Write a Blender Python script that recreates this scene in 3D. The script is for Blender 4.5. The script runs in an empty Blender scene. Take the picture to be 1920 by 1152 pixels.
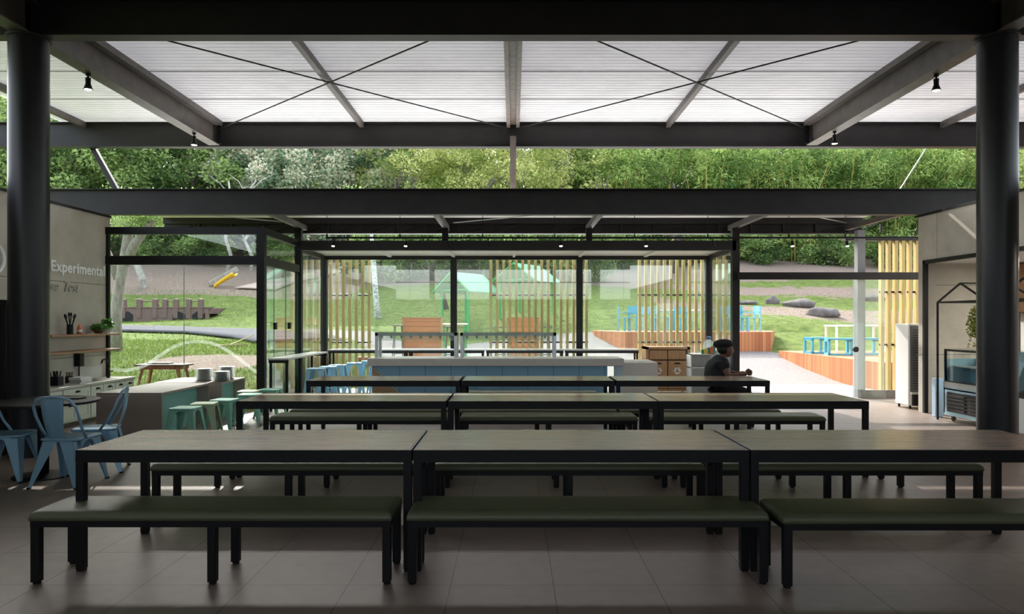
import bpy, bmesh, math, random
import numpy as np
from mathutils import Vector, Matrix

# ------------------------------------------------------------------ scene, camera, light
S = bpy.context.scene
COL = S.collection
F = 1370.0                 # focal length in pixels of a 1920 px wide frame
EYE = 1.55
cd = bpy.data.cameras.new('camera'); cam = bpy.data.objects.new('camera', cd); COL.objects.link(cam)
cam.location = (0, 0, EYE); cam.rotation_euler = (math.pi / 2, 0, 0)
cd.sensor_fit = 'HORIZONTAL'; cd.sensor_width = 36.0; cd.lens = 36.0 * F / 1920.0
cd.shift_x = -2 / 1920.0; cd.shift_y = 24 / 1920.0
cd.clip_start = 0.05; cd.clip_end = 400
S.camera = cam
S.view_settings.view_transform = 'Standard'; S.view_settings.look = 'None'
S.view_settings.exposure = 0.60; S.view_settings.gamma = 1.0
S.view_settings.use_curve_mapping = False

w = bpy.data.worlds.new('sky'); S.world = w; w.use_nodes = True
wn = w.node_tree; wn.nodes.clear()
wo = wn.nodes.new('ShaderNodeOutputWorld'); bg = wn.nodes.new('ShaderNodeBackground')
sk = wn.nodes.new('ShaderNodeTexSky'); sk.sky_type = 'NISHITA'; sk.sun_disc = False
sk.sun_elevation = math.radians(38); sk.sun_rotation = math.radians(-25); sk.dust_density = 3.0; sk.ozone_density = 1.0
hs = wn.nodes.new('ShaderNodeHueSaturation'); hs.inputs['Saturation'].default_value = 0.45
wn.links.new(sk.outputs[0], hs.inputs['Color']); wn.links.new(hs.outputs[0], bg.inputs['Color'])
bg.inputs['Strength'].default_value = 0.60
wn.links.new(bg.outputs[0], wo.inputs['Surface'])

SUN = Vector((-0.22, 1.0, 0.68)).normalized()
sd = bpy.data.lights.new('sun', 'SUN'); sd.energy = 4.2; sd.angle = math.radians(0.6); sd.color = (1.0, 0.95, 0.86)
so = bpy.data.objects.new('sun', sd); COL.objects.link(so)
so.rotation_euler = SUN.to_track_quat('Z', 'Y').to_euler(); so.location = (-20, 40, 40)

def PX(px, y): return (px - 962.0) * y / F      # world x of an image column at depth y
def PZ(py, y): return EYE + (600.0 - py) * y / F
R = math.radians

# ------------------------------------------------------------------ materials
MATS = {}
def mat(name, col, rough=0.5, metal=0.0, var=0.0, vscale=6.0, bump=0.0, bscale=40.0, spec=0.5, stretch=None, coat=0.0, sub=None, emit=None, alpha=None, trans=0.0, col2=None):
    if name in MATS: return MATS[name]
    m = bpy.data.materials.new(name); m.use_nodes = True; MATS[name] = m
    nt = m.node_tree; N = nt.nodes; L = nt.links
    b = N['Principled BSDF']; out = N['Material Output']
    b.inputs['Base Color'].default_value = (*col, 1); b.inputs['Roughness'].default_value = rough
    b.inputs['Metallic'].default_value = metal; b.inputs['Specular IOR Level'].default_value = spec
    b.inputs['Coat Weight'].default_value = coat
    if emit: b.inputs['Emission Color'].default_value = (*emit[0], 1); b.inputs['Emission Strength'].default_value = emit[1]
    if var or bump:
        tc = N.new('ShaderNodeTexCoord'); mp = N.new('ShaderNodeMapping'); L.new(tc.outputs['Object'], mp.inputs[0])
        if stretch: mp.inputs['Scale'].default_value = stretch
        if var:
            n = N.new('ShaderNodeTexNoise'); n.inputs['Scale'].default_value = vscale; n.inputs['Detail'].default_value = 6; n.inputs['Roughness'].default_value = .65
            L.new(mp.outputs[0], n.inputs['Vector'])
            cr = N.new('ShaderNodeValToRGB'); L.new(n.outputs[0], cr.inputs[0])
            a = [max(0, c * (1 - var)) for c in col]; z = [min(1, c * (1 + var)) for c in (col2 or col)]
            cr.color_ramp.elements[0].position = .3; cr.color_ramp.elements[1].position = .7
            cr.color_ramp.elements[0].color = (*a, 1); cr.color_ramp.elements[1].color = (*z, 1)
            L.new(cr.outputs[0], b.inputs['Base Color'])
        if bump:
            n2 = N.new('ShaderNodeTexNoise'); n2.inputs['Scale'].default_value = bscale; n2.inputs['Detail'].default_value = 4
            L.new(mp.outputs[0], n2.inputs['Vector'])
            bp = N.new('ShaderNodeBump'); bp.inputs['Strength'].default_value = bump; bp.inputs['Distance'].default_value = .01
            L.new(n2.outputs[0], bp.inputs['Height']); L.new(bp.outputs[0], b.inputs['Normal'])
    if trans:
        t = N.new('ShaderNodeBsdfTranslucent'); mx = N.new('ShaderNodeMixShader'); mx.inputs[0].default_value = trans
        if b.inputs['Base Color'].links: L.new(b.inputs['Base Color'].links[0].from_socket, t.inputs['Color'])
        else: t.inputs['Color'].default_value = (*col, 1)
        L.new(b.outputs[0], mx.inputs[1]); L.new(t.outputs[0], mx.inputs[2]); L.new(mx.outputs[0], out.inputs['Surface'])
    return m

def glassmat(name, tint=(0.95, 0.98, 0.97), refl=1.0, haze=0.0):
    m = bpy.data.materials.new(name); m.use_nodes = True; nt = m.node_tree; N = nt.nodes; L = nt.links
    N.remove(N['Principled BSDF']); out = N['Material Output']
    t = N.new('ShaderNodeBsdfTransparent'); t.inputs['Color'].default_value = (*tint, 1)
    g = N.new('ShaderNodeBsdfGlossy'); g.inputs['Roughness'].default_value = 0.01
    fr = N.new('ShaderNodeFresnel'); ge = N.new('ShaderNodeNewGeometry'); mr = N.new('ShaderNodeMapRange'); L.new(ge.outputs['Backfacing'], mr.inputs[0]); mr.inputs['To Min'].default_value = 1.5; mr.inputs['To Max'].default_value = 1 / 1.5; L.new(mr.outputs[0], fr.inputs['IOR'])
    mu = N.new('ShaderNodeMath'); mu.operation = 'MULTIPLY'; mu.inputs[1].default_value = refl; L.new(fr.outputs[0], mu.inputs[0])
    mx = N.new('ShaderNodeMixShader'); L.new(mu.outputs[0], mx.inputs[0]); L.new(t.outputs[0], mx.inputs[1]); L.new(g.outputs[0], mx.inputs[2])
    if haze:
        d = N.new('ShaderNodeBsdfTranslucent'); d.inputs['Color'].default_value = (.9, .93, .92, 1)
        m2 = N.new('ShaderNodeMixShader'); m2.inputs[0].default_value = haze
        L.new(mx.outputs[0], m2.inputs[1]); L.new(d.outputs[0], m2.inputs[2]); L.new(m2.outputs[0], out.inputs['Surface'])
    else: L.new(mx.outputs[0], out.inputs['Surface'])
    return m

M_STEEL = mat('dark_painted_steel', (.022, .0205, .021), .48, .0, spec=.3, var=.25, vscale=3, bump=.06, bscale=30)
M_STEEL2 = mat('brown_grey_steel', (.085, .075, .068), .5, 0, var=.3, vscale=4, bump=.08)
M_STEEL3 = mat('weathered_steel', (.16, .135, .12), .5, 0, var=.35, vscale=8)
M_BLACK = mat('black_powder_coat', (.008, .008, .009), .45, spec=.25)
M_COLUMN = mat('near_black_column_paint', (.011, .0115, .014), .34, spec=.35, bump=.05, bscale=12)
M_CUSHION = mat('olive_green_vinyl', (.095, .105, .055), .42, bump=.12, bscale=160)
M_CONC = mat('beige_cast_concrete', (.50, .465, .395), .8, var=.14, vscale=2.2, bump=.15, bscale=30)
M_PANEL = mat('translucent_roof_sheet', (.76, .76, .77), .55, var=.05, vscale=2, trans=.27)
M_OPQROOF = mat('shaded_roof_sheet', (.45, .45, .46), .6)  # shaded copy of the roof sheet: darker and opaque to keep the hall dim
M_WHITE = mat('white_paint', (.78, .78, .76), .5)
M_CABWHITE = mat('off_white_cabinet_paint', (.62, .61, .55), .45)
M_STONE = mat('brown_grey_stone', (.36, .30, .265), .4, var=.2, vscale=90)
M_WORKTOP = mat('grey_stone_worktop', (.42, .39, .34), .3, var=.2, vscale=30)
M_TEAL = mat('teal_green_panel', (.25, .55, .48), .5)
M_GREENSTOOL = mat('mint_green_metal', (.26, .58, .47), .33, .2)
M_PALESTOOL = mat('pale_sage_metal', (.42, .50, .33), .35, .2)
M_BLUECHAIR = mat('dusty_blue_metal', (.23, .41, .56), .32, .2)
M_BLUESTOOL = mat('sky_blue_metal', (.36, .64, .82), .35, .15)
M_CYAN = mat('turquoise_paint', (.09, .38, .48), .45)
M_CYANL = mat('pale_turquoise_paint', (.22, .50, .58), .45)
M_BLUEPANEL = mat('steel_blue_panel', (.20, .39, .53), .45)
M_RIB = mat('pale_ribbed_wood', (.52, .37, .22), .5)
M_OAK = mat('oak_shelf_wood', (.34, .18, .10), .5, var=.3, vscale=6, stretch=(1, 12, 12))
M_REDWOOD = mat('varnished_red_wood', (.30, .095, .04), .35, var=.25, vscale=8, stretch=(1, 1, .2))
M_CHROME = mat('brushed_metal', (.55, .57, .58), .28, .9)
M_GREEN = mat('green_painted_steel', (.03, .36, .09), .4)
M_GREENROOF = mat('pale_green_roof_sheet', (.17, .42, .25), .5, trans=.2)
M_SLAT = mat('bamboo_coloured_slat', (.52, .38, .14), .5, var=.2, vscale=5, stretch=(1, 1, .3))
M_ROCK = mat('grey_brown_boulder', (.13, .115, .105), .9, var=.4, vscale=3, bump=.8, bscale=6)
M_PLAYWOOD = mat('weathered_brown_boards', (.16, .10, .085), .7, var=.3, vscale=4, stretch=(8, 1, 1))
M_YELLOW = mat('yellow_slide_plastic', (.85, .50, .02), .4)
M_PATH = mat('grey_asphalt_path', (.11, .11, .12), .95, var=.12, vscale=8, spec=.05)
M_SKIN = mat('brown_skin', (.16, .075, .048), .5)
M_SHIRT = mat('black_shirt_cloth', (.014, .015, .018), .85)
M_TROUSER = mat('black_trouser_cloth', (.008, .008, .010), .85)
M_HAT = mat('black_cap_cloth', (.010, .009, .011), .9, bump=.3, bscale=60)
M_HAIR = mat('black_hair', (.008, .006, .006), .5)
M_LEAFPOT = mat('hanging_plant_leaf', (.16, .26, .04), .5, var=.5, vscale=12, trans=.35, col2=(.42, .42, .10))
M_HERB = mat('herb_leaf', (.07, .20, .03), .5, var=.4, vscale=30, trans=.3)
M_GLASS = glassmat('clear_glass')
M_GLASSF = glassmat('frameless_glass', (.93, .98, .96), 1.9, .008)
M_GEDGE = mat('green_glass_edge', (.05, .30, .20), .2)
M_FROST = glassmat('frosted_film', (.86, .90, .88), .5, .16)
M_LAMP = mat('lit_lamp_lens', (1, 1, 1), .5, emit=((1, .93, .82), 9.0))
M_PLATE = mat('grey_white_ceramic', (.44, .45, .47), .3)
M_BARK = mat('grey_bark', (.30, .27, .23), .9, var=.4, vscale=5, bump=.5, bscale=12, stretch=(3, 3, 1))
M_BARKW = mat('pale_mottled_bark', (.36, .34, .30), .9, var=.5, vscale=4)
M_BARKD = mat('dark_bark', (.075, .06, .05), .9, var=.3, vscale=5)
M_CULM = mat('bamboo_culm', (.42, .36, .10), .5)

def wood_top():
    m = bpy.data.materials.new('walnut_laminate'); m.use_nodes = True; nt = m.node_tree; N = nt.nodes; L = nt.links
    b = N['Principled BSDF']; tc = N.new('ShaderNodeTexCoord'); mp = N.new('ShaderNodeMapping'); mp.inputs['Scale'].default_value = (1.0, 24, 1)
    L.new(tc.outputs['Object'], mp.inputs[0])
    n = N.new('ShaderNodeTexNoise'); n.inputs['Scale'].default_value = 2.2; n.inputs['Detail'].default_value = 8; n.inputs['Roughness'].default_value = .6; L.new(mp.outputs[0], n.inputs['Vector'])
    cr = N.new('ShaderNodeValToRGB'); L.new(n.outputs[0], cr.inputs[0])
    cr.color_ramp.elements[0].position = .3; cr.color_ramp.elements[0].color = (.23, .16, .12, 1)
    cr.color_ramp.elements[1].position = .72; cr.color_ramp.elements[1].color = (.40, .29, .215, 1)
    L.new(cr.outputs[0], b.inputs['Base Color'])
    b.inputs['Roughness'].default_value = .22; b.inputs['Specular IOR Level'].default_value = 1.0
    bp = N.new('ShaderNodeBump'); bp.inputs['Strength'].default_value = .05; bp.inputs['Distance'].default_value = .002
    L.new(n.outputs[0], bp.inputs['Height']); L.new(bp.outputs[0], b.inputs['Normal'])
    return m
M_TOP = wood_top()

def brick_floor():
    m = bpy.data.materials.new('taupe_porcelain_tile'); m.use_nodes = True; nt = m.node_tree; N = nt.nodes; L = nt.links
    b = N['Principled BSDF']; tc = N.new('ShaderNodeTexCoord'); mp = N.new('ShaderNodeMapping'); mp.inputs['Location'].default_value = (-.236 + 60, -4.265 + 60, 0)
    L.new(tc.outputs['Object'], mp.inputs[0])
    br = N.new('ShaderNodeTexBrick'); br.offset = 0; br.squash = 1; br.inputs['Scale'].default_value = 1
    br.inputs['Brick Width'].default_value = .6; br.inputs['Row Height'].default_value = .6; br.inputs['Mortar Size'].default_value = .0028; br.inputs['Mortar Smooth'].default_value = .1
    br.inputs['Color1'].default_value = (.245, .190, .160, 1); br.inputs['Color2'].default_value = (.27, .212, .182, 1); br.inputs['Mortar'].default_value = (.05, .042, .036, 1)
    L.new(mp.outputs[0], br.inputs['Vector'])
    n = N.new('ShaderNodeTexNoise'); n.inputs['Scale'].default_value = 9; n.inputs['Detail'].default_value = 8; L.new(tc.outputs['Object'], n.inputs['Vector'])
    mx = N.new('ShaderNodeMix'); mx.data_type = 'RGBA'; mx.blend_type = 'MULTIPLY'; mx.inputs[0].default_value = .5
    cr = N.new('ShaderNodeValToRGB'); cr.color_ramp.elements[0].position = .3; cr.color_ramp.elements[0].color = (.7, .7, .7, 1); cr.color_ramp.elements[1].position = .7
    L.new(n.outputs[0], cr.inputs[0]); L.new(br.outputs['Color'], mx.inputs[6]); L.new(cr.outputs[0], mx.inputs[7]); L.new(mx.outputs[2], b.inputs['Base Color'])
    b.inputs['Roughness'].default_value = .42
    bp = N.new('ShaderNodeBump'); bp.inputs['Strength'].default_value = .15; bp.inputs['Distance'].default_value = .004
    L.new(n.outputs[0], bp.inputs['Height']); L.new(bp.outputs[0], b.inputs['Normal'])
    return m
M_FLOOR = brick_floor()

def plank_mat(name, c1, c2, wdt=.1, axis='XYZ', rough=.55):
    m = bpy.data.materials.new(name); m.use_nodes = True; nt = m.node_tree; N = nt.nodes; L = nt.links
    b = N['Principled BSDF']; tc = N.new('ShaderNodeTexCoord'); sp = N.new('ShaderNodeSeparateXYZ'); L.new(tc.outputs['Object'], sp.inputs[0])
    ad = N.new('ShaderNodeMath'); ad.operation = 'ADD'
    L.new(sp.outputs['X' if 'X' in axis else 'Z'], ad.inputs[0])
    if 'Y' in axis: L.new(sp.outputs['Y'], ad.inputs[1])
    else: ad.inputs[1].default_value = 0
    dv = N.new('ShaderNodeMath'); dv.operation = 'DIVIDE'; dv.inputs[1].default_value = wdt; L.new(ad.outputs[0], dv.inputs[0])
    fl = N.new('ShaderNodeMath'); fl.operation = 'FLOOR'; L.new(dv.outputs[0], fl.inputs[0])
    fc = N.new('ShaderNodeMath'); fc.operation = 'FRACT'; L.new(dv.outputs[0], fc.inputs[0])
    wn_ = N.new('ShaderNodeTexWhiteNoise'); wn_.noise_dimensions = '1D'; L.new(fl.outputs[0], wn_.inputs['W'])
    cr = N.new('ShaderNodeValToRGB'); cr.color_ramp.elements[0].color = (*c1, 1); cr.color_ramp.elements[1].color = (*c2, 1); L.new(wn_.outputs[0], cr.inputs[0])
    gt = N.new('ShaderNodeMath'); gt.operation = 'GREATER_THAN'; gt.inputs[1].default_value = .07; L.new(fc.outputs[0], gt.inputs[0])
    mx = N.new('ShaderNodeMix'); mx.data_type = 'RGBA'; L.new(gt.outputs[0], mx.inputs[0]); mx.inputs[6].default_value = (c1[0] * .25, c1[1] * .25, c1[2] * .25, 1); L.new(cr.outputs[0], mx.inputs[7])
    L.new(mx.outputs[2], b.inputs['Base Color']); b.inputs['Roughness'].default_value = rough
    return m
M_DECK = plank_mat('orange_deck_boards', (.33, .11, .035), (.50, .20, .075), .11)
M_CRATE = plank_mat('orange_crate_boards', (.45, .16, .05), (.62, .26, .09), .14, 'Z')
M_BRICKR = plank_mat('red_brick_courses', (.36, .13, .09), (.48, .2, .13), .12, 'Z')
M_CABWOOD = mat('honey_cabinet_wood', (.46, .25, .12), .45, var=.2, vscale=5, stretch=(6, 6, 1))
M_CABDARK = mat('dark_cabinet_edge', (.12, .06, .03), .5)

def leafmat(name, c1, c2, trans=.4, sc=.6):
    m = bpy.data.materials.new(name); m.use_nodes = True; nt = m.node_tree; N = nt.nodes; L = nt.links
    b = N['Principled BSDF']; out = N['Material Output']
    at = N.new('ShaderNodeAttribute'); at.attribute_name = 'tone'
    cr = N.new('ShaderNodeValToRGB'); cr.color_ramp.elements[0].color = (*c1, 1); cr.color_ramp.elements[1].color = (*c2, 1); L.new(at.outputs['Fac'], cr.inputs[0])
    L.new(cr.outputs[0], b.inputs['Base Color']); b.inputs['Roughness'].default_value = .55; b.inputs['Specular IOR Level'].default_value = .3
    t = N.new('ShaderNodeBsdfTranslucent'); L.new(cr.outputs[0], t.inputs['Color'])
    mx = N.new('ShaderNodeMixShader'); mx.inputs[0].default_value = trans; L.new(b.outputs[0], mx.inputs[1]); L.new(t.outputs[0], mx.inputs[2]); L.new(mx.outputs[0], out.inputs['Surface'])
    return m
LF_DARK = leafmat('dark_broad_leaf', (.05, .11, .03), (.38, .52, .17))
LF_BLUE = leafmat('blue_green_leaf', (.10, .20, .11), (.50, .62, .40))
LF_CREAM = leafmat('cream_blossom', (.72, .66, .46), (.93, .89, .72), .45)
LF_LACY = leafmat('yellow_green_leaf', (.18, .28, .06), (.78, .80, .32), .5)
LF_BAMB = leafmat('bamboo_leaf', (.06, .16, .03), (.58, .74, .24), .5)
LF_GRASS = leafmat('grass_blade', (.07, .12, .02), (.21, .28, .06), .4)

# ------------------------------------------------------------------ mesh builder
class MB:
    def __init__(s): s.v = []; s.f = []
    def add(s, vs, fs):
        o = len(s.v); s.v += [tuple(v) for v in vs]; s.f += [tuple(i + o for i in f) for f in fs]; return s
    def box(s, x0, x1, y0, y1, z0, z1):
        return s.add([(x0, y0, z0), (x1, y0, z0), (x1, y1, z0), (x0, y1, z0), (x0, y0, z1), (x1, y0, z1), (x1, y1, z1), (x0, y1, z1)],
                     [(0, 3, 2, 1), (4, 5, 6, 7), (0, 1, 5, 4), (1, 2, 6, 5), (2, 3, 7, 6), (3, 0, 4, 7)])
    def bar(s, a, b, w, h=None, w2=None, h2=None, up=(0, 0, 1)):
        a = Vector(a); b = Vector(b); h = w if h is None else h; w2 = w if w2 is None else w2; h2 = h if h2 is None else h2
        d = (b - a).normalized(); u = Vector(up)
        if abs(d.dot(u)) > .98: u = Vector((0, 1, 0))
        r = d.cross(u).normalized(); u = r.cross(d).normalized(); vs = []
        for p, ww, hh in ((a, w, h), (b, w2, h2)):
            for i, j in ((-1, -1), (1, -1), (1, 1), (-1, 1)): vs.append(p + r * (i * ww / 2) + u * (j * hh / 2))
        return s.add(vs, [(0, 1, 2, 3), (7, 6, 5, 4), (0, 4, 5, 1), (1, 5, 6, 2), (2, 6, 7, 3), (3, 7, 4, 0)])
    def cyl(s, a, b, r0, r1=None, n=16, caps=True):
        a = Vector(a); b = Vector(b); r1 = r0 if r1 is None else r1; d = (b - a).normalized()
        u = Vector((0, 0, 1)) if abs(d.z) < .9 else Vector((1, 0, 0)); r = d.cross(u).normalized(); u = r.cross(d); vs = []
        for p, q in ((a, r0), (b, r1)):
            for k in range(n): t = 2 * math.pi * k / n; vs.append(p + (r * math.cos(t) + u * math.sin(t)) * q)
        fs = [(k, (k + 1) % n, n + (k + 1) % n, n + k) for k in range(n)]
        if caps: fs += [tuple(range(n))[::-1], tuple(range(n, 2 * n))]
        return s.add(vs, fs)
    def tube(s, pts, rad, n=8, closed=False):
        pts = [Vector(p) for p in pts]; m = len(pts); vs = []; rd = rad if hasattr(rad, '__len__') else [rad] * m
        prev = None
        for i, p in enumerate(pts):
            if closed: d = (pts[(i + 1) % m] - pts[i - 1]).normalized()
            else: d = (pts[min(i + 1, m - 1)] - pts[max(i - 1, 0)]).normalized()
            if prev is None:
                u = Vector((0, 0, 1)) if abs(d.z) < .9 else Vector((1, 0, 0)); r = d.cross(u).normalized()
            else: r = (prev - d * prev.dot(d)).normalized()
            prev = r; u = r.cross(d)
            for k in range(n): t = 2 * math.pi * k / n; vs.append(p + (r * math.cos(t) + u * math.sin(t)) * rd[i])
        fs = []
        for i in range(m if closed else m - 1):
            j = (i + 1) % m
            for k in range(n): fs.append((i * n + k, i * n + (k + 1) % n, j * n + (k + 1) % n, j * n + k))
        if not closed: fs += [tuple(range(n))[::-1], tuple(range((m - 1) * n, m * n))]
        return s.add(vs, fs)
    def lathe(s, prof, c=(0, 0, 0), n=24):
        vs = []; m = len(prof)
        for r, z in prof:
            for k in range(n): t = 2 * math.pi * k / n; vs.append((c[0] + r * math.cos(t), c[1] + r * math.sin(t), c[2] + z))
        fs = [(i * n + k, i * n + (k + 1) % n, (i + 1) * n + (k + 1) % n, (i + 1) * n + k) for i in range(m - 1) for k in range(n)]
        fs += [tuple(range(n))[::-1], tuple(range((m - 1) * n, m * n))]
        return s.add(vs, fs)
    def prism(s, poly, z0, z1):
        n = len(poly); vs = [(x, y, z0) for x, y in poly] + [(x, y, z1) for x, y in poly]
        return s.add(vs, [tuple(range(n))[::-1], tuple(range(n, 2 * n))] + [(k, (k + 1) % n, n + (k + 1) % n, n + k) for k in range(n)])
    def prism3(s, poly, off):
        n = len(poly); o = Vector(off); vs = [Vector(p) for p in poly] + [Vector(p) + o for p in poly]
        return s.add(vs, [tuple(range(n))[::-1], tuple(range(n, 2 * n))] + [(k, (k + 1) % n, n + (k + 1) % n, n + k) for k in range(n)])
    def ball(s, c, r, n=12, m=8, sc=(1, 1, 1)):
        vs = [(c[0], c[1], c[2] - r * sc[2])]
        for i in range(1, m):
            a = -math.pi / 2 + math.pi * i / m
            for k in range(n): t = 2 * math.pi * k / n; vs.append((c[0] + r * sc[0] * math.cos(a) * math.cos(t), c[1] + r * sc[1] * math.cos(a) * math.sin(t), c[2] + r * sc[2] * math.sin(a)))
        vs.append((c[0], c[1], c[2] + r * sc[2])); l = len(vs) - 1
        fs = [(0, 1 + (k + 1) % n, 1 + k) for k in range(n)]
        for i in range(m - 2):
            for k in range(n): a = 1 + i * n; fs.append((a + k, a + (k + 1) % n, a + n + (k + 1) % n, a + n + k))
        a = 1 + (m - 2) * n; fs += [(a + k, a + (k + 1) % n, l) for k in range(n)]
        return s.add(vs, fs)
    def xf(s, M):
        s.v = [tuple(M @ Vector(v)) for v in s.v]; return s
    def build(s, name, m, parent=None, smooth=False, bevel=0, seg=2, subd=0, loc=None):
        me = bpy.data.meshes.new(name); me.from_pydata(s.v, [], s.f)
        bm = bmesh.new(); bm.from_mesh(me); bmesh.ops.recalc_face_normals(bm, faces=bm.faces); bm.to_mesh(me); bm.free()
        me.materials.append(m)
        if smooth: me.polygons.foreach_set('use_smooth', [True] * len(me.polygons))
        o = bpy.data.objects.new(name, me); COL.objects.link(o)
        if parent: o.parent = parent
        if loc: o.location = loc
        if bevel:
            b = o.modifiers.new('bevel', 'BEVEL'); b.width = bevel; b.segments = seg; b.limit_method = 'ANGLE'; b.angle_limit = R(40)
            me.polygons.foreach_set('use_smooth', [True] * len(me.polygons))
            wnm = o.modifiers.new('normals', 'WEIGHTED_NORMAL'); wnm.keep_sharp = True
        if subd: sm = o.modifiers.new('subd', 'SUBSURF'); sm.levels = subd; sm.render_levels = subd
        return o

def tag(o, label=None, cat=None, group=None, kind=None):
    if label: o['label'] = label
    if cat: o['category'] = cat
    if group: o['group'] = group
    if kind: o['kind'] = kind
    return o
def struct(o): o['kind'] = 'structure'; return o
def empty(name, loc=(0, 0, 0), rz=0, label=None, cat=None, group=None, kind=None):
    o = bpy.data.objects.new(name, None); COL.objects.link(o); o.location = loc; o.rotation_euler = (0, 0, rz); o.empty_display_size = .1
    return tag(o, label, cat, group, kind)
def children(o): return [c for c in COL.objects if c.parent == o]
def dup(root, loc, rz=0, label=None, group=None, scale=None):
    kids = CH.get(root) or [(c, children(c)) for c in children(root)]
    CH[root] = kids
    r = root.copy(); COL.objects.link(r); r.location = loc; r.rotation_euler = (0, 0, rz)
    if scale: r.scale = scale
    if label: r['label'] = label
    if group: r['group'] = group
    for c, gs in kids:
        c2 = c.copy(); COL.objects.link(c2); c2.parent = r
        for g in gs: g2 = g.copy(); COL.objects.link(g2); g2.parent = c2
    return r
CH = {}
# ------------------------------------------------------------------ the ground outside
def lerp(t, pts):
    if t <= pts[0][0]: return pts[0][1]
    for (a, u), (b, v) in zip(pts, pts[1:]):
        if t <= b: return u + (v - u) * (t - a) / (b - a)
    return pts[-1][1]
def sst(a, b, t): t = min(1, max(0, (t - a) / (b - a))); return t * t * (3 - 2 * t)
MIDP = [(-20, -.06), (16.5, -.04), (18, .02), (20, .2), (22.8, .56), (26, 1.15), (30, 1.9), (36, 2.9), (42, 4.0), (50, 5.6), (60, 7.6), (85, 12)]
LEFTP = [(12.2, .26), (14, .52), (16, .8), (18, .97), (21, 1.1), (24, 1.2), (28, 1.42), (31, 1.95), (36, 2.95), (42, 4.1), (50, 5.7), (60, 7.6), (85, 12)]
def ground(x, y):
    a = lerp(y, MIDP)
    if y < 12.385: return -.06 if abs(x) > 7.5 or y < -9 else -.2
    x1 = -4.34 + 1.5 * sst(16.55, 18, y); x0 = -4.46 - .3 * sst(16.55, 18, y)
    l = lerp(y, LEFTP); t = sst(x0, x1, x)
    h = l * (1 - t) + a * t
    if y < 16.6 and -4.34 < x < 7.6: h = -.2 if y < 14.3 or x < 4.5 else -.03
    if y > 26: h += .12 * math.sin(x * .31 + y * .2) + .05 * math.sin(x * .9 - y * .5)
    return h
def terrain():
    xs = sorted(set([round(-48 + i * 1.0, 3) for i in range(36)] + [round(-12 + i * .35, 3) for i in range(72)] + [13.5 + i for i in range(36)] + [-4.46, -4.34, 7.5, 7.6]))
    ys = sorted(set([-12, -9, 0, 8, 12.3, 12.38, 12.4, 14.29, 14.31, 16.55, 16.62] + [12.6 + i * .35 for i in range(90)] + [44.5 + i for i in range(42)]))
    nx, ny = len(xs), len(ys); v = [(x, y, ground(x, y)) for y in ys for x in xs]
    f = [(j * nx + i, j * nx + i + 1, (j + 1) * nx + i + 1, (j + 1) * nx + i) for j in range(ny - 1) for i in range(nx - 1)]
    me = bpy.data.meshes.new('ground'); me.from_pydata(v, [], f)
    me.polygons.foreach_set('use_smooth', [True] * len(f))
    sa = me.attributes.new('sand', 'FLOAT', 'POINT'); da = me.attributes.new('dirt', 'FLOAT', 'POINT'); S_, D_ = [], []
    for x, y, z in v:
        edge = 24.6 + 1.2 * math.sin(x * .5) - .25 * max(0, x - 4) 
        s = sst(-3.6, -2.9, x + .0) * (1 - sst(edge - .4, edge + .4, y)) if y < 20 else sst(-8.5, -5.5, x) * (1 - sst(edge - .4, edge + .4, y))
        if x > 8.2 and 15 < y < 22.5: s = 1
        if x < -4.3 and y < 19: s = 0
        d = sst(38, 43, y) * .95
        if x < -8: d = max(d, sst(34.5, 36.5, y + .06 * x + 2))
        if -8 < x < 6: d = sst(37, 39.5, y) * .95
        d = max(d, .95 * math.exp(-((x + 6.3) / 1.7) ** 2 - ((y - 15.1) / 1.1) ** 2))
        if x > 6 and y > 25: d = max(d, .42 + .25 * math.sin(y * .8 + x * .25))
        if x > 6 and 29.5 < y < 31.5: d = max(d, .6)
        S_.append(s); D_.append(d)
    sa.data.foreach_set('value', S_); da.data.foreach_set('value', D_)
    m = bpy.data.materials.new('lawn_dirt_and_gravel'); m.use_nodes = True; nt = m.node_tree; N = nt.nodes; L = nt.links; b = N['Principled BSDF']; b.inputs['Roughness'].default_value = .95; b.inputs['Specular IOR Level'].default_value = .1
    tc = N.new('ShaderNodeTexCoord')
    def noise(sc, d=6):
        n = N.new('ShaderNodeTexNoise'); n.inputs['Scale'].default_value = sc; n.inputs['Detail'].default_value = d; n.inputs['Roughness'].default_value = .7; L.new(tc.outputs['Object'], n.inputs['Vector']); return n
    def ramp(src, p0, c0, p1, c1):
        r = N.new('ShaderNodeValToRGB'); r.color_ramp.elements[0].position = p0; r.color_ramp.elements[0].color = (*c0, 1); r.color_ramp.elements[1].position = p1; r.color_ramp.elements[1].color = (*c1, 1); L.new(src, r.inputs[0]); return r.outputs[0]
    n1, n2 = noise(1.1), noise(14)
    gr = ramp(noise(3).outputs[0], .35, (.07, .11, .025), .68, (.18, .23, .06))
    di = ramp(n2.outputs[0], .3, (.13, .095, .075), .7, (.34, .27, .22))
    sa_ = ramp(noise(22).outputs[0], .3, (.19, .175, .16), .7, (.33, .31, .295))
    def mask(attr, a0, a1):
        at = N.new('ShaderNodeAttribute'); at.attribute_name = attr
        ad = N.new('ShaderNodeMath'); ad.operation = 'ADD'; L.new(at.outputs['Fac'], ad.inputs[0]); L.new(n1.outputs[0], ad.inputs[1])
        r = N.new('ShaderNodeMapRange'); r.inputs['From Min'].default_value = a0; r.inputs['From Max'].default_value = a1; L.new(ad.outputs[0], r.inputs[0]); return r.outputs[0]
    def mix(f, a, c):
        x = N.new('ShaderNodeMix'); x.data_type = 'RGBA'; L.new(f, x.inputs[0]); L.new(a, x.inputs[6]); L.new(c, x.inputs[7]); return x.outputs[2]
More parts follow.
